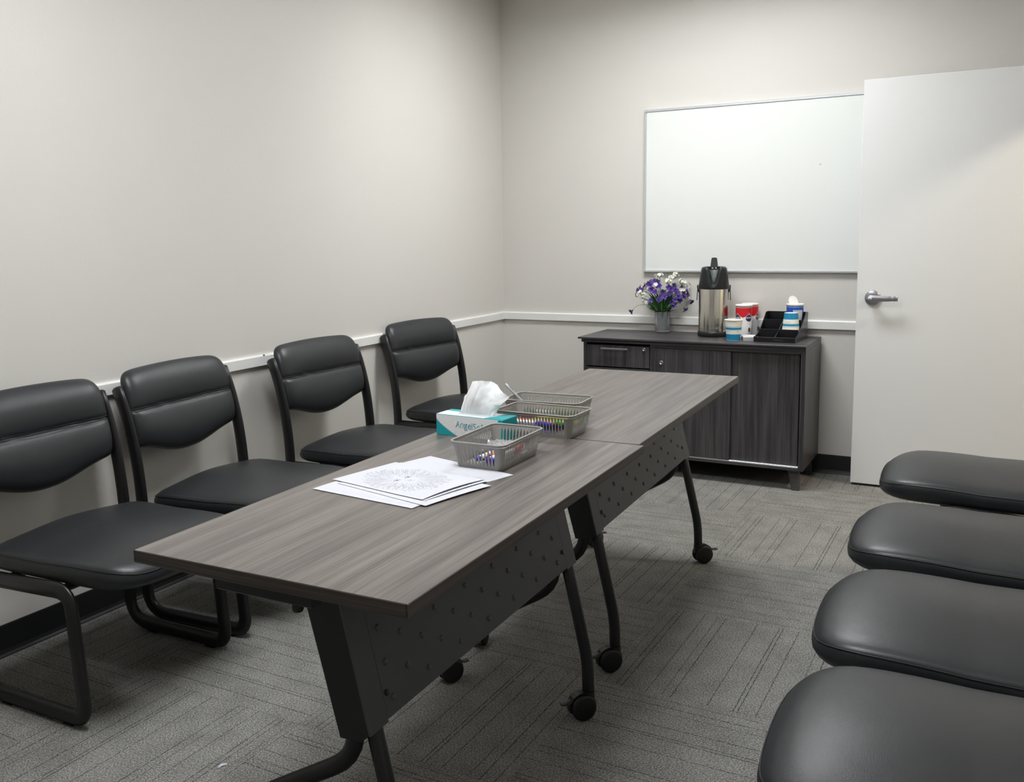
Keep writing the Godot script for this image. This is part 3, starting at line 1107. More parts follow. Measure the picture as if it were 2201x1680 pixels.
# ---------------------------------------------------------------- coffee things
func build_airpot() -> void:
	var t := thing("airpot", "brushed steel coffee airpot with black pump lid on the credenza", "coffee dispenser", Vector3(1.372, CAB_Y, 0.172), 0.26)
	var st := mb()
	lathe(st, [Vector2(0.0, 0.0), Vector2(0.079, 0.0), Vector2(0.082, 0.004), Vector2(0.082, 0.024), Vector2(0.079, 0.029), Vector2(0.0, 0.029)], 48)
	part(t, "base_ring", st, M.plastic)
	var bd := mb()
	lathe(bd, [Vector2(0.0785, 0.029), Vector2(0.0785, 0.262), Vector2(0.077, 0.266)], 64)
	var body := part(t, "body", bd, M.steel)
	boxp(body, "maker_mark", Vector3(0.004, 0.05, 0.0784), Vector3(0.044, 0.004, 0.0008), M.grey_ink, 0.0)
	# lid: round at the bottom, narrowing to a rounded box
	var hd := mb()
	var rows: Array = []
	for lv in [[0.258, 0.080, 2.0], [0.264, 0.0805, 2.0], [0.275, 0.080, 2.1], [0.30, 0.0765, 2.3], [0.33, 0.0725, 2.7], [0.358, 0.069, 3.2], [0.369, 0.0665, 3.3], [0.375, 0.061, 3.3], [0.3775, 0.05, 3.0], [0.378, 0.001, 2.5]]:
		var row: Array = []
		for k in 60:
			var a := TAU * k / 60.0
			var r: float = lv[1] * pow(pow(absf(cos(a)), lv[2]) + pow(absf(sin(a)), lv[2]), -1.0 / lv[2])
			var p := Vector3(r * cos(a), lv[0], -r * sin(a))
			# scooped recess down the front
			if p.z > 0.0:
				var h := clampf((p.y - 0.275) / 0.10, 0.0, 1.0)
				var wd := lerpf(0.010, 0.032, h)
				var f := clampf((wd - absf(p.x)) / 0.012, 0.0, 1.0)
				p.z -= 0.030 * f * f * (3.0 - 2.0 * f) * sqrt(h)
				if p.y > 0.366 and f > 0.0:
					p.y -= 0.010 * f
			row.append(p)
		rows.append(row)
	grid(hd, rows, true, 1, false)
	part(t, "lid", hd, M.plastic)
	# spout
	var sp := mb()
	var chute: Array = []
	for lv2 in [[0.362, 0.021, 0.046], [0.350, 0.019, 0.053], [0.33, 0.0145, 0.0625], [0.31, 0.011, 0.070], [0.293, 0.009, 0.0745], [0.288, 0.006, 0.071]]:
		var row: Array = []
		for k in 11:
			var f := k / 10.0 * 2.0 - 1.0
			row.append(Vector3(f * lv2[1], lv2[0], lv2[2] - 0.006 * f * f * (1.0 if lv2[0] < 0.32 else -1.0)))
		chute.append(row)
	grid(sp, chute, false, 1, true)
	part(t, "spout", sp, mat(rgb(74, 82, 84), 0.45))
	# raised pump lever
	var lv := mb()
	prism(lv, PackedVector2Array([Vector2(-0.017, 0.372), Vector2(0.017, 0.372), Vector2(0.019, 0.385), Vector2(0.0145, 0.424), Vector2(0.009, 0.4265), Vector2(-0.009, 0.4265), Vector2(-0.0145, 0.424), Vector2(-0.019, 0.385)]), 0.016, Transform3D(Basis(Vector3(1, 0, 0), Vector3(0, 0.97, -0.25), Vector3(0, 0.25, 0.97)), Vector3(0, 0.008, 0.10)))
	var le := part(t, "pump_lever", lv, M.black)
	boxp(le, "lever_cap", Vector3(0, 0.4235, 0.003), Vector3(0.018, 0.006, 0.014), M.brake, 0.002)
	for s in [-1.0, 1.0]:
		boxp(t, "lever_pivot", Vector3(s * 0.009, 0.370, 0.028), Vector3(0.009, 0.004, 0.012), M.white_plastic, 0.001)
	# folded carrying handle: a strap down each side, joined behind
	var hn := mb()
	var path: Array = []
	for k in 25:
		var a := PI * float(k) / 24.0
		path.append(Vector3(cos(a) * 0.0855, 0.272 - 0.085 * sin(a), -sin(a) * 0.084))
	tube(hn, path, 0.0035, 0.009, Vector3(0, 0, 1), 8)
	part(t, "carry_handle", hn, M.plastic)
	for s in [-1.0, 1.0]:
		var sg := mb()
		prism(sg, PackedVector2Array([Vector2(-0.012, 0.278), Vector2(-0.012, 0.262), Vector2(-0.004, 0.195), Vector2(0.004, 0.195), Vector2(0.012, 0.262), Vector2(0.012, 0.278)]), 0.004, Transform3D(Basis(Vector3(0, 0, 1), Vector3(-s * 0.06, 1, 0), Vector3(1, 0, 0)), Vector3(s * 0.084 - 0.002 + s * 0.016, 0, 0)))
		part(t, "handle_strap", sg, M.plastic)

func canister_texture(red: bool) -> ImageTexture:
	var w := 768
	var h := 512
	var im := Image.create(w, h, false, Image.FORMAT_RGB8)
	var white := rgb(232, 233, 234)
	im.fill(white)
	if red:
		var col := rgb(206, 28, 36)
		for x in w:
			var edge := 196.0 - 26.0 * absf(sin(TAU * 2.0 * x / w))
			for y in range(18, int(edge)):
				im.set_pixel(x, y, col)
		im.fill_rect(Rect2i(0, 34, w, 6), white)
		for k in 4:
			var cx := w / 4.0 * (k + 0.5)
			ellipse(im, Vector2(cx, 205), 61, 61, white)
			ellipse(im, Vector2(cx, 205), 55, 55, rgb(52, 44, 92))
			write_glyphs(im, "N'JOY", Vector2(cx - 42, 187), 21.0, 5.5, white)
			stroke(im, Vector2(cx - 26, 128), Vector2(cx + 20, 128), 6, rgb(232, 170, 170))
			stroke(im, Vector2(cx - 30, 292), Vector2(cx + 24, 292), 5, rgb(178, 176, 176))
			ellipse(im, Vector2(cx + 8, 392), 21, 38, rgb(96, 78, 68))
			ellipse(im, Vector2(cx + 8, 380), 13, 16, rgb(60, 44, 36))
	else:
		im.fill_rect(Rect2i(0, 18, w, 340), rgb(28, 82, 178))
		im.fill_rect(Rect2i(0, 36, w, 6), rgb(196, 214, 240))
		for k in 2:
			var x := 96 + k * 384
			im.fill_rect(Rect2i(x, 88, 150, 330), rgb(214, 215, 216))
			for r in 12:
				im.fill_rect(Rect2i(x + 10, 100 + r * 24, 118 + (r * 37) % 20, 5), rgb(140, 142, 146))
			stroke(im, Vector2(x - 150, 150), Vector2(x - 90, 150), 9, rgb(190, 208, 238))
	return ImageTexture.create_from_image(im)

func build_canisters() -> void:
	var red := mat(Color.WHITE, 0.4)
	red.albedo_texture = canister_texture(true)
	var blue := mat(Color.WHITE, 0.4)
	blue.albedo_texture = canister_texture(false)
	var mk := func(label: String, at: Vector3, turn: float, m: Material) -> Node3D:
		var t := thing("canister", label, "canister", at, turn, "cardboard canisters on the credenza")
		var st := mb()
		lathe_h(st, [Vector2(0.0425, 0.0), Vector2(0.0425, 0.166)], 0.0, 0.172)
		part(t, "sleeve", st, m)
		var l := mb()
		lathe(l, [Vector2(0.0425, 0.164), Vector2(0.0445, 0.1645), Vector2(0.0447, 0.1725), Vector2(0.0435, 0.1745), Vector2(0.040, 0.1735), Vector2(0.0, 0.1725)], 40)
		part(t, "lid", l, M.white_plastic)
		var b := mb()
		lathe(b, [Vector2(0.0, 0.0), Vector2(0.0428, 0.0), Vector2(0.0430, 0.004), Vector2(0.0424, 0.005)], 40)
		part(t, "bottom_rim", b, M.white_plastic)
		return t
	mk.call("red and white creamer canister standing in front, beside the paper cup", Vector3(1.531, CAB_Y, 0.156), 1.71, red)
	mk.call("red and white creamer canister half hidden behind the other red one", Vector3(1.543, CAB_Y, 0.0635), 2.23, red)
	var c: Node3D = mk.call("blue sugar canister with open flap lid in the black organizer", Vector3(1.788, CAB_Y + 0.0076, 0.126), 0.75, blue)
	var f := mb()
	var disc: Array = []
	for k in 24:
		var a := TAU * k / 24.0
		disc.append(Vector3(cos(a) * 0.030, sin(a) * 0.030, 0))
	var xf := Transform3D(Basis(Vector3(0, 0, 1), -0.35) * Basis(Vector3.RIGHT, -0.35), Vector3(-0.002, 0.186, -0.014))
	var r1: Array = []
	var r2: Array = []
	for p in disc:
		r1.append(xf * (p + Vector3(0, 0, -0.001)))
		r2.append(xf * (p + Vector3(0, 0, 0.001)))
	grid(f, [r1, r2], true, -1, false)
	fan(f, r2, xf * Vector3(0, 0, 0.001), true)
	fan(f, r1, xf * Vector3(0, 0, -0.001), false)
	part(c, "pour_flap", f, M.white_plastic)

func cup_texture() -> ImageTexture:
	var im := Image.create(512, 256, false, Image.FORMAT_RGB8)
	var cream := rgb(240, 236, 222)
	var blue := rgb(18, 134, 180)
	im.fill(cream)
	im.fill_rect(Rect2i(0, 178, 512, 78), blue)
	im.fill_rect(Rect2i(0, 96, 512, 26), blue)
	im.fill_rect(Rect2i(0, 84, 512, 6), rgb(120, 190, 214))
	im.fill_rect(Rect2i(0, 126, 512, 4), rgb(120, 190, 214))
	for k in 4:
		im.fill_rect(Rect2i(20 + k * 128, 140, 52, 3), rgb(150, 158, 164))
		im.fill_rect(Rect2i(20 + k * 128, 148, 38, 3), rgb(170, 176, 180))
	return ImageTexture.create_from_image(im)

func make_cup(label: String, at: Vector3, upside: bool) -> Node3D:
	var t := thing("paper_cup", label, "cup", at, 0.4, "paper cups on the credenza")
	var m := mat(Color.WHITE, 0.5)
	m.albedo_texture = M.cup_tex
	var h := 0.108
	var st := mb()
	lathe_h(st, [Vector2(0.0335, 0.0), Vector2(0.0455, h - 0.002)], 0.0, h)
	var o := part(t, "cup_wall", st, m)
	var inn := mb()
	lathe(inn, [Vector2(0.0, 0.008), Vector2(0.0335, 0.008), Vector2(0.0448, h - 0.003)], 40, Transform3D(), true)
	var i := part(t, "cup_lining", inn, mat(rgb(240, 237, 228), 0.5))
	var rm := mb()
	var path: Array = []
	for k in 49:
		var a := TAU * k / 48.0
		path.append(Vector3(cos(a) * 0.0462, h - 0.002, sin(a) * 0.0462))
	tube(rm, path, 0.0022, 0.0022, Vector3(0, 1, 0), 8, 0.0)
	var r := part(t, "rolled_rim", rm, mat(rgb(240, 237, 226), 0.5))
	var bt := mb()
	lathe(bt, [Vector2(0.0, 0.003), Vector2(0.0335, 0.003), Vector2(0.0336, 0.0)], 40)
	var b := part(t, "cup_bottom", bt, mat(rgb(240, 237, 226), 0.5))
	if upside:
		for q in [o, i, r, b]:
			q.rotation.x = PI
			q.position.y = h
	return t

func build_cups() -> void:
	M.cup_tex = cup_texture()
	make_cup("white paper cup with blue bands standing upright beside the airpot", Vector3(1.519, CAB_Y, 0.325), false)
	# small white box of stirrers
	var t := thing("small_box", "small flat white box lying between paper cup and organizer", "box", Vector3(1.592, CAB_Y, 0.29), 0.35)
	var st := mb()
	prism(st, round_rect(0.07, 0.10, 0.008, 4), 0.016, Transform3D(Basis(Vector3(1, 0, 0), Vector3(0, 0, -1), Vector3(0, 1, 0)), Vector3.ZERO))
	part(t, "tray", st, mat(rgb(176, 176, 178), 0.4))
	var l := mb()
	prism(l, round_rect(0.072, 0.102, 0.009, 4), 0.005, Transform3D(Basis(Vector3(1, 0, 0), Vector3(0, 0, -1), Vector3(0, 1, 0)), Vector3(0, 0.016, 0)))
	part(t, "lid", l, M.white_plastic)

func build_organizer() -> void:
	# local: x across, z forwards (towards the room), origin at the middle of the front foot
	var t := thing("condiment_organizer", "black plastic tiered condiment organizer on the right of the credenza", "organizer", Vector3(1.735, CAB_Y, 0.370), -0.03)
	var w := 0.206
	var d := 0.292
	var m := mat(rgb(20, 21, 24), 0.28)
	var side := PackedVector2Array()
	# profile in (depth from front, height)
	side.append(Vector2(0, 0))
	side.append(Vector2(0, 0.026))
	for k in 11:
		var a := k / 10.0
		side.append(Vector2(0.03 + 0.21 * a, 0.028 + 0.107 * pow(a, 1.5)))
	side.append(Vector2(0.275, 0.137))
	side.append(Vector2(d, 0.134))
	side.append(Vector2(d, 0))
	for s in [-1.0, 1.0]:
		var st := mb()
		prism(st, side, 0.004, Transform3D(Basis(Vector3(0, 0, -1), Vector3(0, 1, 0), Vector3(1, 0, 0)), Vector3(s * (w / 2 - 0.002) - 0.002, 0, 0)))
		part(t, "side_wall", st, m)
	boxp(t, "front_wall", Vector3(0, 0.013, -0.002), Vector3(w - 0.008, 0.026, 0.004), m, 0.001)
	boxp(t, "back_wall", Vector3(0, 0.068, -d + 0.002), Vector3(w - 0.008, 0.136, 0.004), m, 0.001)
	boxp(t, "bottom", Vector3(0, 0.003, -d / 2), Vector3(w - 0.008, 0.005, d - 0.008), m, 0.0)
	# tiers: sloping floors and cross dividers
	for k in [[0.09, 0.056], [0.19, 0.098]]:
		boxp(t, "cross_divider", Vector3(0, k[1] / 2 + 0.003, -k[0]), Vector3(w - 0.008, k[1], 0.003), m, 0.0005)
	for k in [[0.046, 0.008, 0.084], [0.14, 0.033, 0.096]]:
		boxp(t, "tier_floor", Vector3(0, k[1], -k[0]), Vector3(w - 0.008, 0.003, k[2]), m, 0.0)
	var cd := mb()
	prism(cd, PackedVector2Array([Vector2(0.004, 0.006), Vector2(0.004, 0.024), Vector2(0.09, 0.05), Vector2(0.19, 0.098), Vector2(0.285, 0.128), Vector2(0.285, 0.006)]), 0.003, Transform3D(Basis(Vector3(0, 0, -1), Vector3(0, 1, 0), Vector3(1, 0, 0)), Vector3(-0.0015, 0, 0)))
	part(t, "centre_divider", cd, m)
	part_mesh(t, "maker_lettering", text_mesh("Mind Reader", 0.0055, 0.0004), mat(rgb(84, 85, 88), 0.5), Transform3D(Basis(), Vector3(0.02, 0.012, 0.0004)))
	var c := make_cup("white and blue paper cup turned upside down in the black organizer", Vector3.ZERO, true)
	c.position = t.transform * Vector3(0.050, 0.0347, -0.140)

# ---------------------------------------------------------------- flowers
func blossom_mesh(r: float, sd: int, cup: float) -> ArrayMesh:
	var rg := RandomNumberGenerator.new()
	rg.seed = sd
	var st := mb()
	for k in 5:
		var a := TAU * k / 5.0 + rg.randf_range(-0.15, 0.15)
		var dir := Vector3(cos(a), 0, sin(a))
		var sidev := Vector3(-sin(a), 0, cos(a))
		var rows: Array = []
		var droop := rg.randf_range(-0.25, 0.25)
		for i in 5:
			var f := i / 4.0
			var wd: float = r * [0.10, 0.28, 0.44, 0.38, 0.08][i]
			var y := r * (cup * sin(f * 2.2) + droop * f * f)
			rows.append([dir * r * f - sidev * wd + Vector3(0, y + 0.10 * r * f, 0), dir * r * f * 1.05 + Vector3(0, y - 0.04 * r, 0), dir * r * f + sidev * wd + Vector3(0, y + 0.10 * r * f, 0)])
		grid(st, rows, false, 1, false)
	st.generate_normals()
	return st.commit()

func build_flowers() -> void:
	var vp := Vector3(1.062, CAB_Y, 0.093)
	var v := thing("vase", "clear ribbed glass vase holding purple and white flowers", "vase", vp)
	var gl := StandardMaterial3D.new()
	gl.albedo_color = Color(0.96, 0.95, 0.98, 0.13)
	gl.transparency = BaseMaterial3D.TRANSPARENCY_ALPHA
	gl.refraction_enabled = true
	gl.refraction_scale = 0.05
	gl.roughness = 0.10
	var prof: Array = [Vector2(0.0, 0.0), Vector2(0.038, 0.0), Vector2(0.0425, 0.005)]
	for k in 27:
		var y := 0.008 + k * 0.004
		prof.append(Vector2(0.0445 if k % 2 == 0 else 0.0425, y))
	prof.append_array([Vector2(0.0445, 0.118), Vector2(0.043, 0.120), Vector2(0.0415, 0.118), Vector2(0.040, 0.06), Vector2(0.0395, 0.014), Vector2(0.0, 0.013)])
	var st := mb()
	lathe(st, prof, 40)
	part(v, "glass", st, gl)
	var purple := mat(rgb(90, 56, 150), 0.7)
	var purple2 := mat(rgb(60, 37, 108), 0.7)
	var white := mat(rgb(238, 238, 226), 0.7)
	var green := mat(rgb(38, 92, 58), 0.6)
	var lime := mat(rgb(112, 168, 58), 0.6)
	for m in [purple, purple2, white, green, lime]:
		m.backlight_enabled = true
		m.backlight = Color(0.25, 0.25, 0.25)
	var dark_c := mat(rgb(40, 24, 70), 0.7)
	# right-hand vector of the view, so that the spread reads as in the photograph
	var rt := Vector3(0.966, 0, -0.257)
	var fw := Vector3(0.257, 0, 0.966)
	var bq := thing("flower_bouquet", "bouquet of purple and white artificial flowers in the glass vase", "flowers", vp + Vector3(0, 0.014, 0))
	var stem_path := func(tip: Vector3, foot: Vector3) -> Array:
		var path: Array = []
		var mouth := Vector3(clampf(tip.x * 0.25, -0.026, 0.026), 0.104, clampf(tip.z * 0.25, -0.026, 0.026))
		for k in 9:
			var f := k / 8.0
			if f < 0.4:
				path.append(foot.lerp(mouth, f / 0.4))
			else:
				var g := (f - 0.4) / 0.6
				var c := mouth + Vector3(0, (tip.y - 0.104) * 0.75 + 0.01, 0) + (tip - mouth) * 0.15
				path.append(mouth.lerp(c, g).lerp(c.lerp(tip, g), g))
		return path
	var bl: Array = []
	for k in 5:
		bl.append(blossom_mesh(0.0185, 40 + k, 0.55))
	var wl: Array = []
	for k in 4:
		wl.append(blossom_mesh(0.0120, 60 + k, 0.35))
	var disc := mb()
	lathe(disc, [Vector2(0.0, -0.002), Vector2(0.0028, 0.0), Vector2(0.002, 0.003), Vector2(0.0, 0.004)], 8)
	disc.generate_normals()
	var cm: ArrayMesh = disc.commit()
	# a flower: the petals, with its stem and centre as sub-parts
	var flower := func(tip: Vector3, up: Vector3, m: Material, mesh: Mesh, path: Array, sm: Material) -> void:
		var e1 := up.cross(Vector3(0.2, 0.3, 0.9)).normalized()
		var bs := Basis(e1, up, e1.cross(up)).rotated(up, rng.randf() * TAU)
		var xf := Transform3D(bs, tip)
		var p := part_mesh(bq, "purple_flower", mesh, m, xf)
		part_mesh(p, "flower_centre", cm, dark_c, Transform3D())
		var local: Array = []
		var inv := xf.affine_inverse()
		for q in path:
			local.append(inv * q)
		var s := mb()
		tube(s, local, 0.0013, 0.0013, Vector3(0.3, 0.2, 1).normalized(), 6, 0.3)
		part(p, "stem", s, sm)
	# purple blossoms: offset to the right, height above the credenza top, towards the viewer
	var spots := [[-0.095, 0.262, 0.0], [-0.066, 0.285, -0.01], [-0.048, 0.288, 0.02], [-0.03, 0.282, 0.015], [-0.062, 0.262, 0.03], [-0.058, 0.243, 0.04], [-0.135, 0.238, 0.0], [-0.122, 0.250, -0.01], [0.046, 0.245, 0.045], [0.058, 0.262, 0.02], [0.07, 0.236, 0.04], [0.078, 0.225, 0.05], [0.004, 0.228, 0.06], [0.014, 0.203, 0.07], [-0.014, 0.19, 0.07], [0.052, 0.172, 0.065], [0.062, 0.158, 0.06], [0.125, 0.235, 0.0], [0.13, 0.215, 0.01], [0.108, 0.222, 0.03], [0.112, 0.200, 0.03], [0.092, 0.186, 0.04], [-0.062, 0.182, 0.05], [0.030, 0.255, 0.03], [-0.075, 0.272, 0.02], [-0.018, 0.262, 0.045], [0.088, 0.205, 0.05], [0.040, 0.222, 0.06], [-0.040, 0.228, 0.05], [-0.108, 0.236, 0.02], [0.098, 0.252, 0.02], [0.068, 0.186, 0.06]]
	for i in spots.size():
		var s: Array = spots[i]
		var tip: Vector3 = rt * s[0] + Vector3(0, s[1] - 0.014, 0) + fw * (s[2] - 0.01)
		var up := (Vector3(tip.x * 2.2, 0.10, tip.z * 2.2) + fw * 0.12 + Vector3(rng.randf_range(-0.08, 0.08), rng.randf_range(-0.03, 0.05), 0)).normalized()
		flower.call(tip, up, purple if i % 3 else purple2, bl[i % 5], stem_path.call(tip, Vector3(sin(i * 2.4) * 0.02, 0.002, cos(i * 2.4) * 0.02)), green)
	# drooping outliers
	for s in [[-0.165, 0.128, 0.01, -1.0], [0.152, 0.186, 0.0, 1.0], [0.118, 0.142, 0.02, 1.0]]:
		var tip: Vector3 = rt * s[0] + Vector3(0, s[1] - 0.014, 0) + fw * s[2]
		var mouth: Vector3 = Vector3(0, 0.106, 0) + rt * (0.024 * s[3])
		var hi: Vector3 = rt * (s[0] * 0.78) + Vector3(0, s[1] + 0.05, 0) + fw * s[2]
		var path: Array = [Vector3(0, 0.002, 0) + rt * (-0.01 * s[3])]
		for k in 10:
			var g := k / 9.0
			path.append(mouth.lerp(hi, g).lerp(hi.lerp(tip, g), g))
		flower.call(tip, (rt * s[3] * 0.6 + Vector3(0, -0.6, 0.3)).normalized(), purple2, blossom_mesh(0.019, 90, 1.0), path, lime)
	# white sprigs: a stem carrying a cluster of small blossoms
	var wsp := [[-0.02, 0.318, 0.0, 11], [0.056, 0.308, 0.0, 13], [0.075, 0.318, -0.02, 7], [0.112, 0.282, 0.01, 13], [0.03, 0.285, 0.02, 9], [-0.115, 0.218, 0.03, 12], [-0.085, 0.250, 0.02, 7], [-0.085, 0.165, 0.04, 8], [0.125, 0.262, -0.02, 6], [-0.035, 0.268, 0.045, 4], [0.105, 0.245, 0.03, 5], [0.145, 0.20, -0.01, 3], [-0.13, 0.205, 0.01, 5]]
	for i in wsp.size():
		var s: Array = wsp[i]
		var tip: Vector3 = rt * s[0] + Vector3(0, s[1] - 0.014, 0) + fw * (s[2] - 0.01)
		var stp := mb()
		tube(stp, stem_path.call(tip - Vector3(0, 0.008, 0), Vector3(cos(i * 1.7) * 0.022, 0.002, sin(i * 1.7) * 0.022)), 0.0012, 0.0012, Vector3(0.3, 0.2, 1).normalized(), 6, 0.3)
		var sprig := part(bq, "white_sprig", stp, lime)
		for k in s[3]:
			var dv := Vector3(rng.randf_range(-1, 1), rng.randf_range(-0.3, 0.9), rng.randf_range(-0.6, 1)).normalized()
			var at: Vector3 = tip + dv * rng.randf_range(0.006, 0.022)
			var e1 := dv.cross(Vector3(0.2, 0.3, 0.9)).normalized()
			part_mesh(sprig, "white_blossom", wl[(i + k) % 4], white, Transform3D(Basis(e1, dv, e1.cross(dv)), at))
	# grassy foliage
	for i in 170:
		var a := rng.randf() * TAU
		var rad := rng.randf_range(0.015, 0.14)
		var hgt := rng.randf_range(0.140, 0.235) - rad * 0.3
		var tip := Vector3(cos(a) * rad, hgt, sin(a) * rad * 0.8)
		if tip.z + vp.z < 0.03:
			tip.z = 0.03 - vp.z + 0.005
		var mouth := Vector3(cos(a) * 0.030 * minf(1.0, rad / 0.06), 0.104, sin(a) * 0.030 * minf(1.0, rad / 0.06))
		var foot := Vector3(cos(a * 3.0) * 0.02, 0.002, sin(a * 3.0) * 0.02)
		var wid := rng.randf_range(0.0055, 0.0095)
		var tw := rng.randf() * TAU
		var sd := Vector3(cos(tw), 0.0, sin(tw))
		var rows: Array = []
		for k in 8:
			var f := k / 7.0
			var c: Vector3
			if f < 0.35:
				c = foot.lerp(mouth, f / 0.35)
			else:
				var g := (f - 0.35) / 0.65
				var mm := mouth + Vector3(0, (tip.y - 0.104) * 0.6, 0) + (tip - mouth) * 0.2
				c = mouth.lerp(mm, g).lerp(mm.lerp(tip, g), g)
			var wk: float = wid * [0.5, 0.6, 0.75, 0.95, 1.0, 0.85, 0.5, 0.06][k]
			rows.append([c - sd * wk, c + Vector3(0, 0, 0.0006), c + sd * wk])
		var ls := mb()
		grid(ls, rows, false, 1, false)
		part(bq, "leaf", ls, lime if i % 4 == 0 else green)

# ---------------------------------------------------------------- baskets and pens
func make_basket() -> Node3D:
	# long axis z (0.256), short axis x (0.158), height 0.07; walls lean outwards
	var t := thing("basket", "grey slotted plastic basket of markers beside the papers", "basket", Vector3.ZERO, 0.0, "grey slotted plastic baskets")
	var L := 0.252
	var W := 0.154
	var l := 0.222
	var w := 0.126
	var h := 0.068
	var cr := 0.022
	var corner := func(f: float) -> PackedVector2Array:
		return round_rect(lerpf(w, W, f), lerpf(l, L, f), lerpf(0.014, cr, f), 6)
	# floor
	var fl := mb()
	prism(fl, corner.call(0.0), 0.002, Transform3D(Basis(Vector3(1, 0, 0), Vector3(0, 0, -1), Vector3(0, 1, 0)), Vector3(0, 0.0005, 0)))
	part(t, "bottom", fl, M.basket)
	# rim
	var rm := mb()
	var path: Array = []
	for p in corner.call(1.0):
		path.append(Vector3(p.x, h, -p.y))
	path.append(path[0])
	tube(rm, path, 0.0030, 0.0024, Vector3(0, 1, 0), 8, 0.0)
	part(t, "rim", rm, M.basket)
	# top and bottom bands with solid corners
	var band := mb()
	for seg in [[0.0, 0.10], [0.90, 1.0]]:
		var rows: Array = []
		for k in [[seg[0], 0.0], [seg[1], 0.0], [seg[1], -0.0015], [seg[0], -0.0015]]:
			var row: Array = []
			for p in corner.call(k[0]):
				var q: Vector2 = p + p.normalized() * k[1]
				row.append(Vector3(q.x, h * k[0] + 0.001, -q.y))
			rows.append(row)
		grid(band, rows, true, -1, false)
	var slab := func(st: SurfaceTool, q: Array, thick: Vector3) -> void:
		# q: quad corners on the outer face, counter-clockwise from outside
		st.set_smooth_group(-1)
		quad(st, q[0], q[1], q[2], q[3])
		quad(st, q[3] + thick, q[2] + thick, q[1] + thick, q[0] + thick)
		for k in 4:
			var a: Vector3 = q[k]
			var b: Vector3 = q[(k + 1) % 4]
			quad(st, b, a, a + thick, b + thick)
	# corner posts: follow the rounded corner between the bands
	var poly0: PackedVector2Array = corner.call(0.10)
	var poly1: PackedVector2Array = corner.call(0.90)
	for c in 4:
		for k in 6:
			var i := c * 7 + k
			var a0 := Vector3(poly0[i].x, h * 0.10, -poly0[i].y)
			var b0 := Vector3(poly0[i + 1].x, h * 0.10, -poly0[i + 1].y)
			var a1 := Vector3(poly1[i].x, h * 0.90, -poly1[i].y)
			var b1 := Vector3(poly1[i + 1].x, h * 0.90, -poly1[i + 1].y)
			slab.call(band, [a0, b0, b1, a1], -Vector3(a0.x, 0, a0.z).normalized() * 0.0015)
	part(t, "wall", band, M.basket)
	# slats, narrow in the middle, between lens-shaped slots
	var sl := mb()
	var side := func(p0: Vector2, p1: Vector2, q0: Vector2, q1: Vector2, n: int) -> void:
		# p at the lower band, q at the upper band; runs so that outside is on the right hand
		var inward := -Vector3((p0 + p1).x, 0, -(p0 + p1).y).normalized() * 0.0015
		for k in n + 1:
			var f := float(k) / n
			var prev: Array = []
			for lev in 6:
				var g := lev / 5.0
				var hw: float = [0.5, 0.33, 0.21, 0.17, 0.23, 0.5][lev] / n
				var a: Vector2 = p0.lerp(q0, g).lerp(p1.lerp(q1, g), clampf(f - hw, 0.0, 1.0))
				var b: Vector2 = p0.lerp(q0, g).lerp(p1.lerp(q1, g), clampf(f + hw, 0.0, 1.0))
				var y := h * lerpf(0.10, 0.90, g)
				var cur := [Vector3(a.x, y, -a.y), Vector3(b.x, y, -b.y)]
				if lev > 0:
					slab.call(sl, [prev[0], prev[1], cur[1], cur[0]], inward)
				prev = cur
	for c in 4:
		var i0 := c * 7 + 6
		var i1 := (c * 7 + 7) % 28
		side.call(poly0[i0], poly0[i1], poly1[i0], poly1[i1], 11 if c % 2 == 0 else 21)
	var so := part(t, "slats", sl, M.basket)
	so.set_meta("kind", "stuff")
	return t

func marker(label: String, at: Vector3, dir: Vector3, cap: Color, body: Color, group: String) -> void:
	var t := thing("marker_pen", label, "marker", at, 0.0, group)
	dir = dir.normalized()
	var ref := Vector3(0, 1, 0)
	var b := mb()
	tube(b, [Vector3.ZERO, dir * 0.086], 0.0058, 0.0058, ref, 12, 0.2)
	part(t, "barrel", b, mat(body, 0.35))
	var c := mb()
	tube(c, [dir * 0.084, dir * 0.125, dir * 0.132], 0.0063, 0.0063, ref, 12, 0.4, 0.85)
	part(t, "cap", c, mat(cap, 0.35))
	var r := mb()
	tube(r, [dir * -0.003, dir * 0.012], 0.0060, 0.0060, ref, 12, 0.2)
	part(t, "end_plug", r, mat(cap, 0.35))

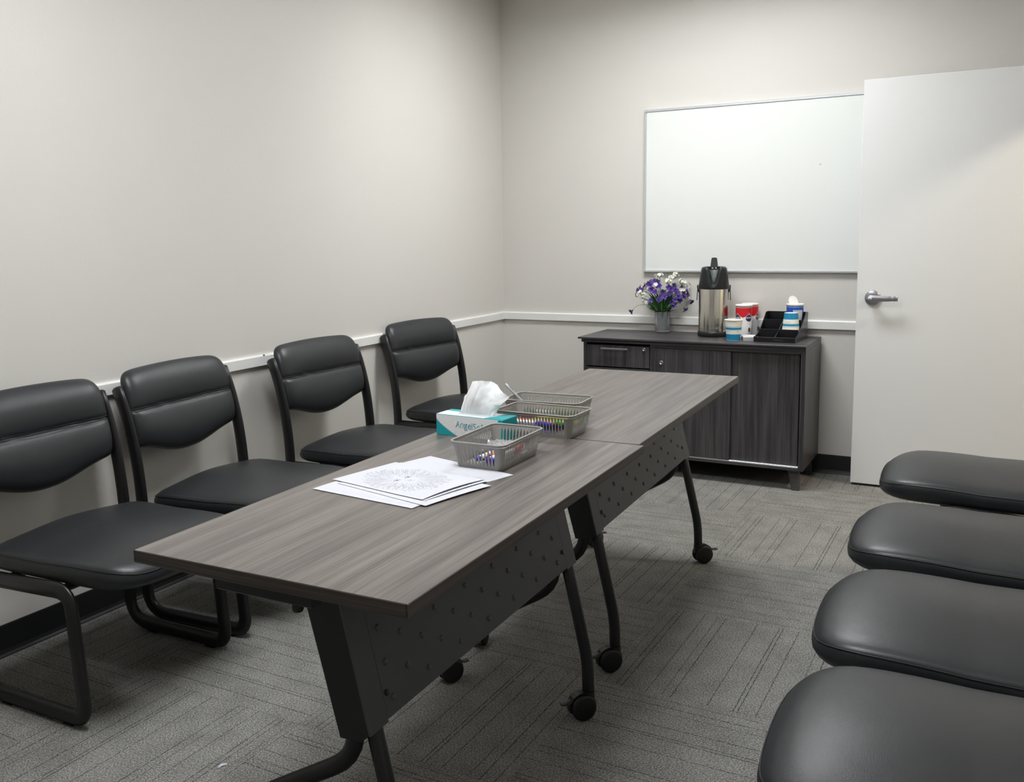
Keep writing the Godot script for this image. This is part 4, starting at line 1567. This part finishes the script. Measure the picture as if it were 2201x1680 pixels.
func build_baskets() -> void:
	var b := make_basket()
	b.position = Vector3(1.616, TOP_Y, 3.197)
	b.rotation.y = 0.01
	var b2 := copy_of(b, "basket", "grey slotted plastic basket full of coloured markers, middle of the three", Vector3(1.576, TOP_Y, 2.826), PI / 2 - 0.02)
	var b3 := copy_of(b, "basket", "grey slotted plastic basket farthest from the camera, behind the tissue box", Vector3(1.510, TOP_Y, 2.644), PI / 2 + 0.06)
	var W := rgb(240, 240, 242)
	var col := {"blue": rgb(40, 50, 190), "purple": rgb(90, 40, 160), "red": rgb(214, 44, 36), "orange": rgb(236, 116, 60), "green": rgb(40, 160, 60), "yellow": rgb(240, 220, 50), "black": rgb(24, 24, 28), "navy": rgb(30, 36, 96), "crimson": rgb(170, 30, 70), "pink": rgb(236, 130, 140), "brown": rgb(110, 70, 50)}
	var y0 := TOP_Y + 0.0085
	# near basket: lying along its length
	var near := [["blue", W, 0.046, 0, 1], ["purple", W, 0.030, 0, -1], ["blue", W, 0.015, 0, -1], ["red", W, 0.045, 1, -1], ["orange", W, 0.002, 0, 1], ["black", W, -0.014, 0, 1], ["navy", W, -0.030, 0, 1], ["black", rgb(40, 40, 46), -0.045, 0, 1], ["blue", W, 0.032, 1, -1], ["red", W, 0.050, 2, -1], ["purple", W, 0.018, 1, -1], ["orange", W, 0.003, 1, 1], ["blue", W, -0.012, 1, -1], ["blue", W, 0.036, 2, 1]]
	for m in near:
		var k: float = m[4]
		marker("%s-capped marker lying in the basket beside the papers" % m[0], b.position + Vector3(m[2], y0 - TOP_Y + m[3] * 0.0125, 0.092 * -k + 0.0), Vector3(0, 0, k), col[m[0]], m[1], "markers in the basket beside the papers")
	# middle basket: lying along the table's width, in three layers
	var mid := [["navy", W, 0.048, 0], ["black", rgb(60, 40, 60), 0.034, 0], ["blue", W, 0.020, 0], ["crimson", W, 0.006, 0], ["black", W, -0.009, 0], ["brown", W, -0.024, 0], ["blue", W, -0.040, 0], ["crimson", rgb(236, 190, 200), 0.052, 1], ["pink", W, 0.038, 1], ["orange", rgb(238, 150, 90), 0.022, 1], ["black", W, 0.006, 1], ["navy", W, -0.012, 1], ["black", W, -0.030, 1], ["crimson", rgb(170, 40, 90), 0.042, 2], ["orange", rgb(232, 120, 60), -0.022, 2], ["blue", W, -0.04, 2]]
	for m in mid:
		var o := Vector3(m[2], y0 - TOP_Y + m[3] * 0.0125, -0.088)
		marker("%s-capped marker lying in the middle basket" % m[0], b2.transform * o, b2.basis * Vector3(0, 0, 1), col[m[0]], m[1], "markers in the middle basket")
	for m in [["green", rgb(40, 170, 70), 0.0555, 0.0340, 0.100], ["yellow", rgb(236, 214, 60), 0.028, 0.0340, 0.098], ["yellow", rgb(236, 214, 60), 0.012, 0.0340, 0.100], ["green", rgb(60, 180, 80), -0.008, 0.0340, 0.097]]:
		marker("%s marker at the right end of the middle basket" % m[0], b2.transform * Vector3(m[2], m[3], m[4]), b2.basis * Vector3(0.0, 0.0, -1.0), m[1], m[1], "coloured markers at the end of the middle basket")
	for m in [["orange", W, 0.02, 0], ["blue", W, -0.01, 0], ["pink", W, 0.04, 0], ["red", W, -0.03, 0], ["green", W, 0.005, 1]]:
		var o := Vector3(m[2], y0 - TOP_Y + m[3] * 0.0125, -0.06)
		marker("%s-capped marker lying in the far basket" % m[0], b3.transform * o, b3.basis * Vector3(0.05, 0.0, 1), col[m[0]], m[1], "markers in the far basket")
	# pen leaning over the far basket's rim
	var p := thing("ballpoint_pen", "grey pen sticking out over the rim of the far basket", "pen", b3.transform * Vector3(0.03, 0.014, -0.066))
	var dirp := Vector3(-0.07, 0.072, 0.02).normalized()
	var ps := mb()
	tube(ps, [Vector3.ZERO, dirp * 0.125], 0.004, 0.004, Vector3(0, 0, 1), 10, 0.4)
	part(p, "barrel", ps, mat(rgb(176, 176, 178), 0.35))
	var pc := mb()
	tube(pc, [dirp * 0.09 + Vector3(0, 0.005, 0), dirp * 0.122 + Vector3(0, 0.005, 0)], 0.001, 0.002, Vector3(0, 0, 1), 6, 0.3)
	part(p, "clip", pc, M.satin)
	# crumpled clear wrapper in the near basket
	var wr := thing("plastic_wrapper", "crumpled clear plastic wrapper on the markers in the near basket", "wrapper", b.position + Vector3(0.0, 0.033, -0.006), 0.2)
	var g := StandardMaterial3D.new()
	g.albedo_color = Color(0.92, 0.94, 0.96, 0.22)
	g.transparency = BaseMaterial3D.TRANSPARENCY_ALPHA
	g.roughness = 0.12
	var n := FastNoiseLite.new()
	n.seed = 4
	n.frequency = 26.0
	var rows: Array = []
	for i in 11:
		var row: Array = []
		for j in 13:
			var x := (i - 5) * 0.0078
			var z := (j - 6) * 0.010
			row.append(Vector3(x, 0.012 * n.get_noise_2d(x, z) + 0.006 * n.get_noise_2d(x * 3.0, z * 3.0) + 0.006, z))
		rows.append(row)
	var ws := mb()
	grid(ws, rows, false, 1, false)
	part(wr, "film", ws, g)

# ---------------------------------------------------------------- tissue box
func tissue_front_texture() -> ImageTexture:
	var w := 768
	var h := 208
	var im := Image.create(w, h, false, Image.FORMAT_RGB8)
	var r := RandomNumberGenerator.new()
	r.seed = 9
	var white := rgb(232, 234, 235)
	var teal := rgb(14, 160, 168)
	for x in w:
		var u := float(x) / w
		var edge := h * (0.22 + 1.15 * pow(u / 0.52, 0.75)) if u < 0.55 else h * 2.0
		var edge2 := h * 2.0
		if u > 0.82:
			edge2 = h * (1.0 - 1.35 * pow((u - 0.82) / 0.18, 0.8))
		for y in h:
			im.set_pixel(x, y, teal if y > edge or y > edge2 else white)
	# faint leafy speckle on both grounds
	for k in 330:
		var p := Vector2(r.randf() * w, r.randf() * h)
		var c := im.get_pixel(int(p.x), int(p.y))
		var d := Vector2(r.randf_range(-7, 7), r.randf_range(-5, 5))
		stroke(im, p, p + d, 2.2, c.lerp(rgb(150, 170, 178) if c.r > 0.5 else rgb(8, 118, 128), 0.55))
	# band along the wave
	for x in 420:
		var u := float(x) / w
		var e := h * (0.22 + 1.15 * pow(u / 0.52, 0.75))
		for y in range(int(e) - 7, int(e)):
			if y >= 0 and y < h:
				im.set_pixel(x, y, rgb(150, 158, 162))
	im.fill_rect(Rect2i(300, 168, 190, 30), rgb(214, 224, 228))
	im.fill_rect(Rect2i(316, 180, 150, 6), rgb(150, 160, 166))
	return ImageTexture.create_from_image(im)

func tissue_top_texture() -> ImageTexture:
	var w := 512
	var h := 256
	var im := Image.create(w, h, false, Image.FORMAT_RGB8)
	var r := RandomNumberGenerator.new()
	r.seed = 12
	for x in w:
		for y in h:
			var u := float(x) / w
			var v := float(y) / h
			var teal_on := u > 0.84 - 0.12 * v or (v < 0.38 - 0.25 * absf(u - 0.3) and u < 0.5)
			im.set_pixel(x, y, rgb(14, 160, 168) if teal_on else rgb(232, 234, 235))
	for k in 200:
		var p := Vector2(r.randf() * w, r.randf() * h)
		var c := im.get_pixel(int(p.x), int(p.y))
		stroke(im, p, p + Vector2(r.randf_range(-6, 6), r.randf_range(-6, 6)), 2.2, c.lerp(rgb(150, 170, 178) if c.r > 0.5 else rgb(8, 118, 128), 0.5))
	return ImageTexture.create_from_image(im)

func build_tissue_box() -> void:
	var w := 0.228
	var h := 0.062
	var d := 0.084
	# origin at the middle of the base
	var t := thing("tissue_box", "teal and white tissue box between the chairs and the grey baskets", "tissue box", Vector3(1.419, TOP_Y, 2.955), -0.05)
	var mf := mat(Color.WHITE, 0.4)
	mf.albedo_texture = tissue_front_texture()
	var mt := mat(Color.WHITE, 0.4)
	mt.albedo_texture = tissue_top_texture()
	var shell := mb()
	box(shell, Vector3(0, h / 2, 0), Vector3(w, h, d), 0.0012)
	part(t, "carton", shell, M.teal)
	var f := mb()
	f.set_smooth_group(-1)
	var e := 0.0004
	quad(f, Vector3(-w / 2 + 0.001, 0.001, d / 2 + e), Vector3(w / 2 - 0.001, 0.001, d / 2 + e), Vector3(w / 2 - 0.001, h - 0.001, d / 2 + e), Vector3(-w / 2 + 0.001, h - 0.001, d / 2 + e), Vector2(0, 1), Vector2(1, 1), Vector2(1, 0), Vector2(0, 0))
	part(t, "printed_front", f, mf)
	var g := mb()
	g.set_smooth_group(-1)
	quad(g, Vector3(-w / 2 + 0.001, h + e, d / 2 - 0.001), Vector3(w / 2 - 0.001, h + e, d / 2 - 0.001), Vector3(w / 2 - 0.001, h + e, -d / 2 + 0.001), Vector3(-w / 2 + 0.001, h + e, -d / 2 + 0.001), Vector2(0, 1), Vector2(1, 1), Vector2(1, 0), Vector2(0, 0))
	part(t, "printed_top", g, mt)
	var tilt := Basis(Vector3(0, 0, 1), -0.04)
	part_mesh(t, "lettering_outline", text_mesh("AngelSoft", 0.0178, 0.0003, false, 800), M.white_ink, Transform3D(tilt, Vector3(0.006, 0.0345, d / 2 + 0.0006)))
	part_mesh(t, "lettering", text_mesh("AngelSoft", 0.0174, 0.0003, false, 500), M.teal_ink, Transform3D(tilt, Vector3(0.006, 0.0348, d / 2 + 0.001)))
	# slot
	var sl := mb()
	prism(sl, round_rect(0.13, 0.03, 0.014, 5), 0.0004, Transform3D(Basis(Vector3(1, 0, 0), Vector3(0, 0, -1), Vector3(0, 1, 0)), Vector3(0.005, h + 0.0006, 0.0)))
	part(t, "slot", sl, mat(rgb(190, 200, 204), 0.5))
	# pulled-up tissue: an open fan of folds
	var ts := thing("tissue", "white paper tissue pulled up out of the tissue box", "tissue", t.transform * Vector3(0.004, h + 0.001, 0.0), -0.05)
	var rows: Array = []
	var n := FastNoiseLite.new()
	n.seed = 15
	n.frequency = 9.0
	# columns across: foot x, top x, top height
	var key := [[-0.056, -0.046, 0.050], [-0.050, -0.043, 0.056], [-0.045, -0.030, 0.092], [-0.030, -0.012, 0.097], [-0.008, 0.008, 0.099], [0.014, 0.028, 0.095], [0.034, 0.055, 0.080], [0.052, 0.104, 0.060]]
	for i in 17:
		var v := i / 16.0
		var row: Array = []
		for j in 43:
			var gk := j / 42.0 * 7.0
			var q := mini(int(gk), 6)
			var fq := gk - q
			var k0: Array = key[q]
			var k1: Array = key[q + 1]
			var fx := lerpf(k0[0], k1[0], fq)
			var tx := lerpf(k0[1], k1[1], fq)
			var ty := lerpf(k0[2], k1[2], fq)
			var u := j / 42.0 * 2.0 - 1.0
			var z := 0.009 * sin(u * 6.0 + 0.6 + v) * (0.35 + v) + 0.014 * n.get_noise_2d(u * 0.16, v * 0.10) * (0.3 + v) - 0.016 * v * v + 0.010 * (1.0 - u * u) * sin(v * 3.1)
			row.append(Vector3(lerpf(fx, tx, v), ty * v, z))
		rows.append(row)
	var tm := mb()
	grid(tm, rows, false, 1, false)
	# second ply behind
	var rows2: Array = []
	for row in rows:
		var r2: Array = []
		for p in row:
			r2.append(Vector3(p.x * 0.93 + 0.003, p.y * 0.95, p.z - 0.006 - 0.10 * p.y * (0.5 + 4.0 * p.x)))
		rows2.append(r2)
	grid(tm, rows2, false, 2, true)
	part(ts, "sheet", tm, M.tissue)

# ---------------------------------------------------------------- papers
func drawing_texture() -> ImageTexture:
	var w := 896
	var h := 652
	var im := Image.create(w, h, false, Image.FORMAT_RGB8)
	im.fill(rgb(200, 201, 209))
	var r := RandomNumberGenerator.new()
	r.seed = 23
	var ink := rgb(128, 130, 136)
	var c := Vector2(430, 330)
	# flowing locks of mane round the face, page top to the left
	for k in 210:
		var a := TAU * k / 210.0 + r.randf_range(-0.03, 0.03)
		var dir := Vector2(cos(a) * 1.18, sin(a))
		var nrm := Vector2(-dir.y, dir.x)
		var r0 := r.randf_range(84, 210)
		var r1 := minf(r0 + r.randf_range(70, 170), 290.0 + 14.0 * sin(a * 9.0))
		var bend := r.randf_range(-30, 30)
		var ph := r.randf() * TAU
		var pts: Array = []
		for q in 17:
			var f := q / 16.0
			pts.append(c + dir * lerpf(r0, r1, f) + nrm * (bend * f * f + 7.0 * sin(f * 6.0 + ph)))
		polyline(im, pts, 1.5, ink)
		# curled tip
		var e: Vector2 = pts[-1]
		var curl: Array = []
		for q in 9:
			var ca := q / 8.0 * 3.6 + a
			curl.append(e + Vector2(cos(ca), sin(ca)) * 9.0 * (1.0 - q * 0.06) - Vector2(cos(a), sin(a)) * 9.0)
		polyline(im, curl, 1.4, ink)
	# eyes
	for s in [-1.0, 1.0]:
		var e := c + Vector2(-28, 58 * s)
		var lid: Array = []
		var low: Array = []
		for q in 13:
			var f := q / 12.0 * 2.0 - 1.0
			lid.append(e + Vector2(-15.0 * (1.0 - f * f), f * 34.0))
			low.append(e + Vector2(12.0 * (1.0 - f * f), f * 34.0))
		polyline(im, lid, 4.5, rgb(52, 52, 56))
		polyline(im, low, 2.2, rgb(80, 80, 84))
		ellipse(im, e + Vector2(-2, 0), 10, 11, rgb(104, 104, 110))
		ellipse(im, e + Vector2(-2, 0), 5, 5, rgb(40, 40, 44))
		var brow: Array = []
		for q in 9:
			var f := q / 8.0 * 2.0 - 1.0
			brow.append(e + Vector2(-30.0 - 9.0 * (1.0 - f * f), f * 40.0 + 4.0 * s))
		polyline(im, brow, 2.0, ink)
	# nose and mouth
	for s in [-1.0, 1.0]:
		ellipse(im, c + Vector2(40, 11 * s), 4, 5, rgb(60, 60, 64))
		polyline(im, [c + Vector2(-14, 16 * s), c + Vector2(14, 15 * s), c + Vector2(34, 22 * s), c + Vector2(46, 18 * s)], 1.8, ink)
		polyline(im, [c + Vector2(66, 0), c + Vector2(64, 16 * s), c + Vector2(70, 34 * s)], 2.2, rgb(90, 90, 94))
	polyline(im, [c + Vector2(46, -18), c + Vector2(52, 0), c + Vector2(46, 18)], 2.0, ink)
	return ImageTexture.create_from_image(im)

func notes_texture() -> ImageTexture:
	var w := 768
	var h := 560
	var im := Image.create(w, h, false, Image.FORMAT_RGB8)
	im.fill(rgb(200, 201, 209))
	var r := RandomNumberGenerator.new()
	r.seed = 31
	for k in 16:
		var x := 210 + k * 33
		var ln := r.randf_range(26, 62)
		stroke(im, Vector2(x, 520 - ln), Vector2(x, 520), 3.0, rgb(176, 178, 190))
		stroke(im, Vector2(x + 9, 520 - ln * 0.6), Vector2(x + 9, 520), 2.0, rgb(200, 202, 210))
	for k in 6:
		stroke(im, Vector2(60 + k * 16, 500), Vector2(66 + k * 16, 504), 3.0, rgb(190, 192, 202))
	for k in 9:
		stroke(im, Vector2(690 + (k % 2) * 12, 90 + k * 40), Vector2(690 + (k % 2) * 12, 118 + k * 40), 3.0, rgb(160, 158, 182))
	return ImageTexture.create_from_image(im)

func sheet(label: String, corner: Vector2, ang: float, y: float, m: Material, curl: float) -> void:
	# corner: near left corner on the table (x, z); the long side runs from it along ang
	var L := 0.300
	var S := 0.218
	var t := thing("paper_sheet", label, "paper", Vector3(corner.x, TOP_Y + y, corner.y), -ang, "loose paper sheets on the near table")
	var top: Array = []
	var bot: Array = []
	for i in 9:
		var rt: Array = []
		var rb: Array = []
		for j in 13:
			var fx := j / 12.0
			var fz := i / 8.0
			var yy := 0.0003 + curl * pow(fx, 5.0) * (0.25 + 0.75 * fz * (1.0 - fz) * 4.0)
			rt.append(Vector3(fx * L, yy + 0.0002, -fz * S))
			rb.append(Vector3(fx * L, yy, -fz * S))
		top.append(rt)
		bot.append(rb)
	var st := mb()
	grid(st, top, false, 1, false)
	grid(st, bot, false, 2, true)
	part(t, "sheet", st, m)

func build_papers() -> void:
	var draw := mat(Color.WHITE, 0.8)
	draw.albedo_texture = drawing_texture()
	var notes := mat(Color.WHITE, 0.8)
	notes.albedo_texture = notes_texture()
	sheet("white sheet lying at the back of the paper pile, its corner towards the basket", Vector2(1.376, 3.452), 0.272, 0.0002, M.paper, 0.0)
	sheet("printed white sheet nearest the camera at the bottom of the paper pile", Vector2(1.357, 3.649), 0.105, 0.0012, notes, 0.0)
	sheet("white sheet slipped under the drawing, showing along its right edge", Vector2(1.383, 3.585), 0.235, 0.0022, notes, 0.002)
	sheet("white sheet just beneath the drawing in the paper pile", Vector2(1.362, 3.560), 0.215, 0.0030, M.paper, 0.003)
	sheet("line drawing of a shaggy-maned face on top of the paper pile", Vector2(1.353, 3.566), 0.196, 0.0038, draw, 0.006)
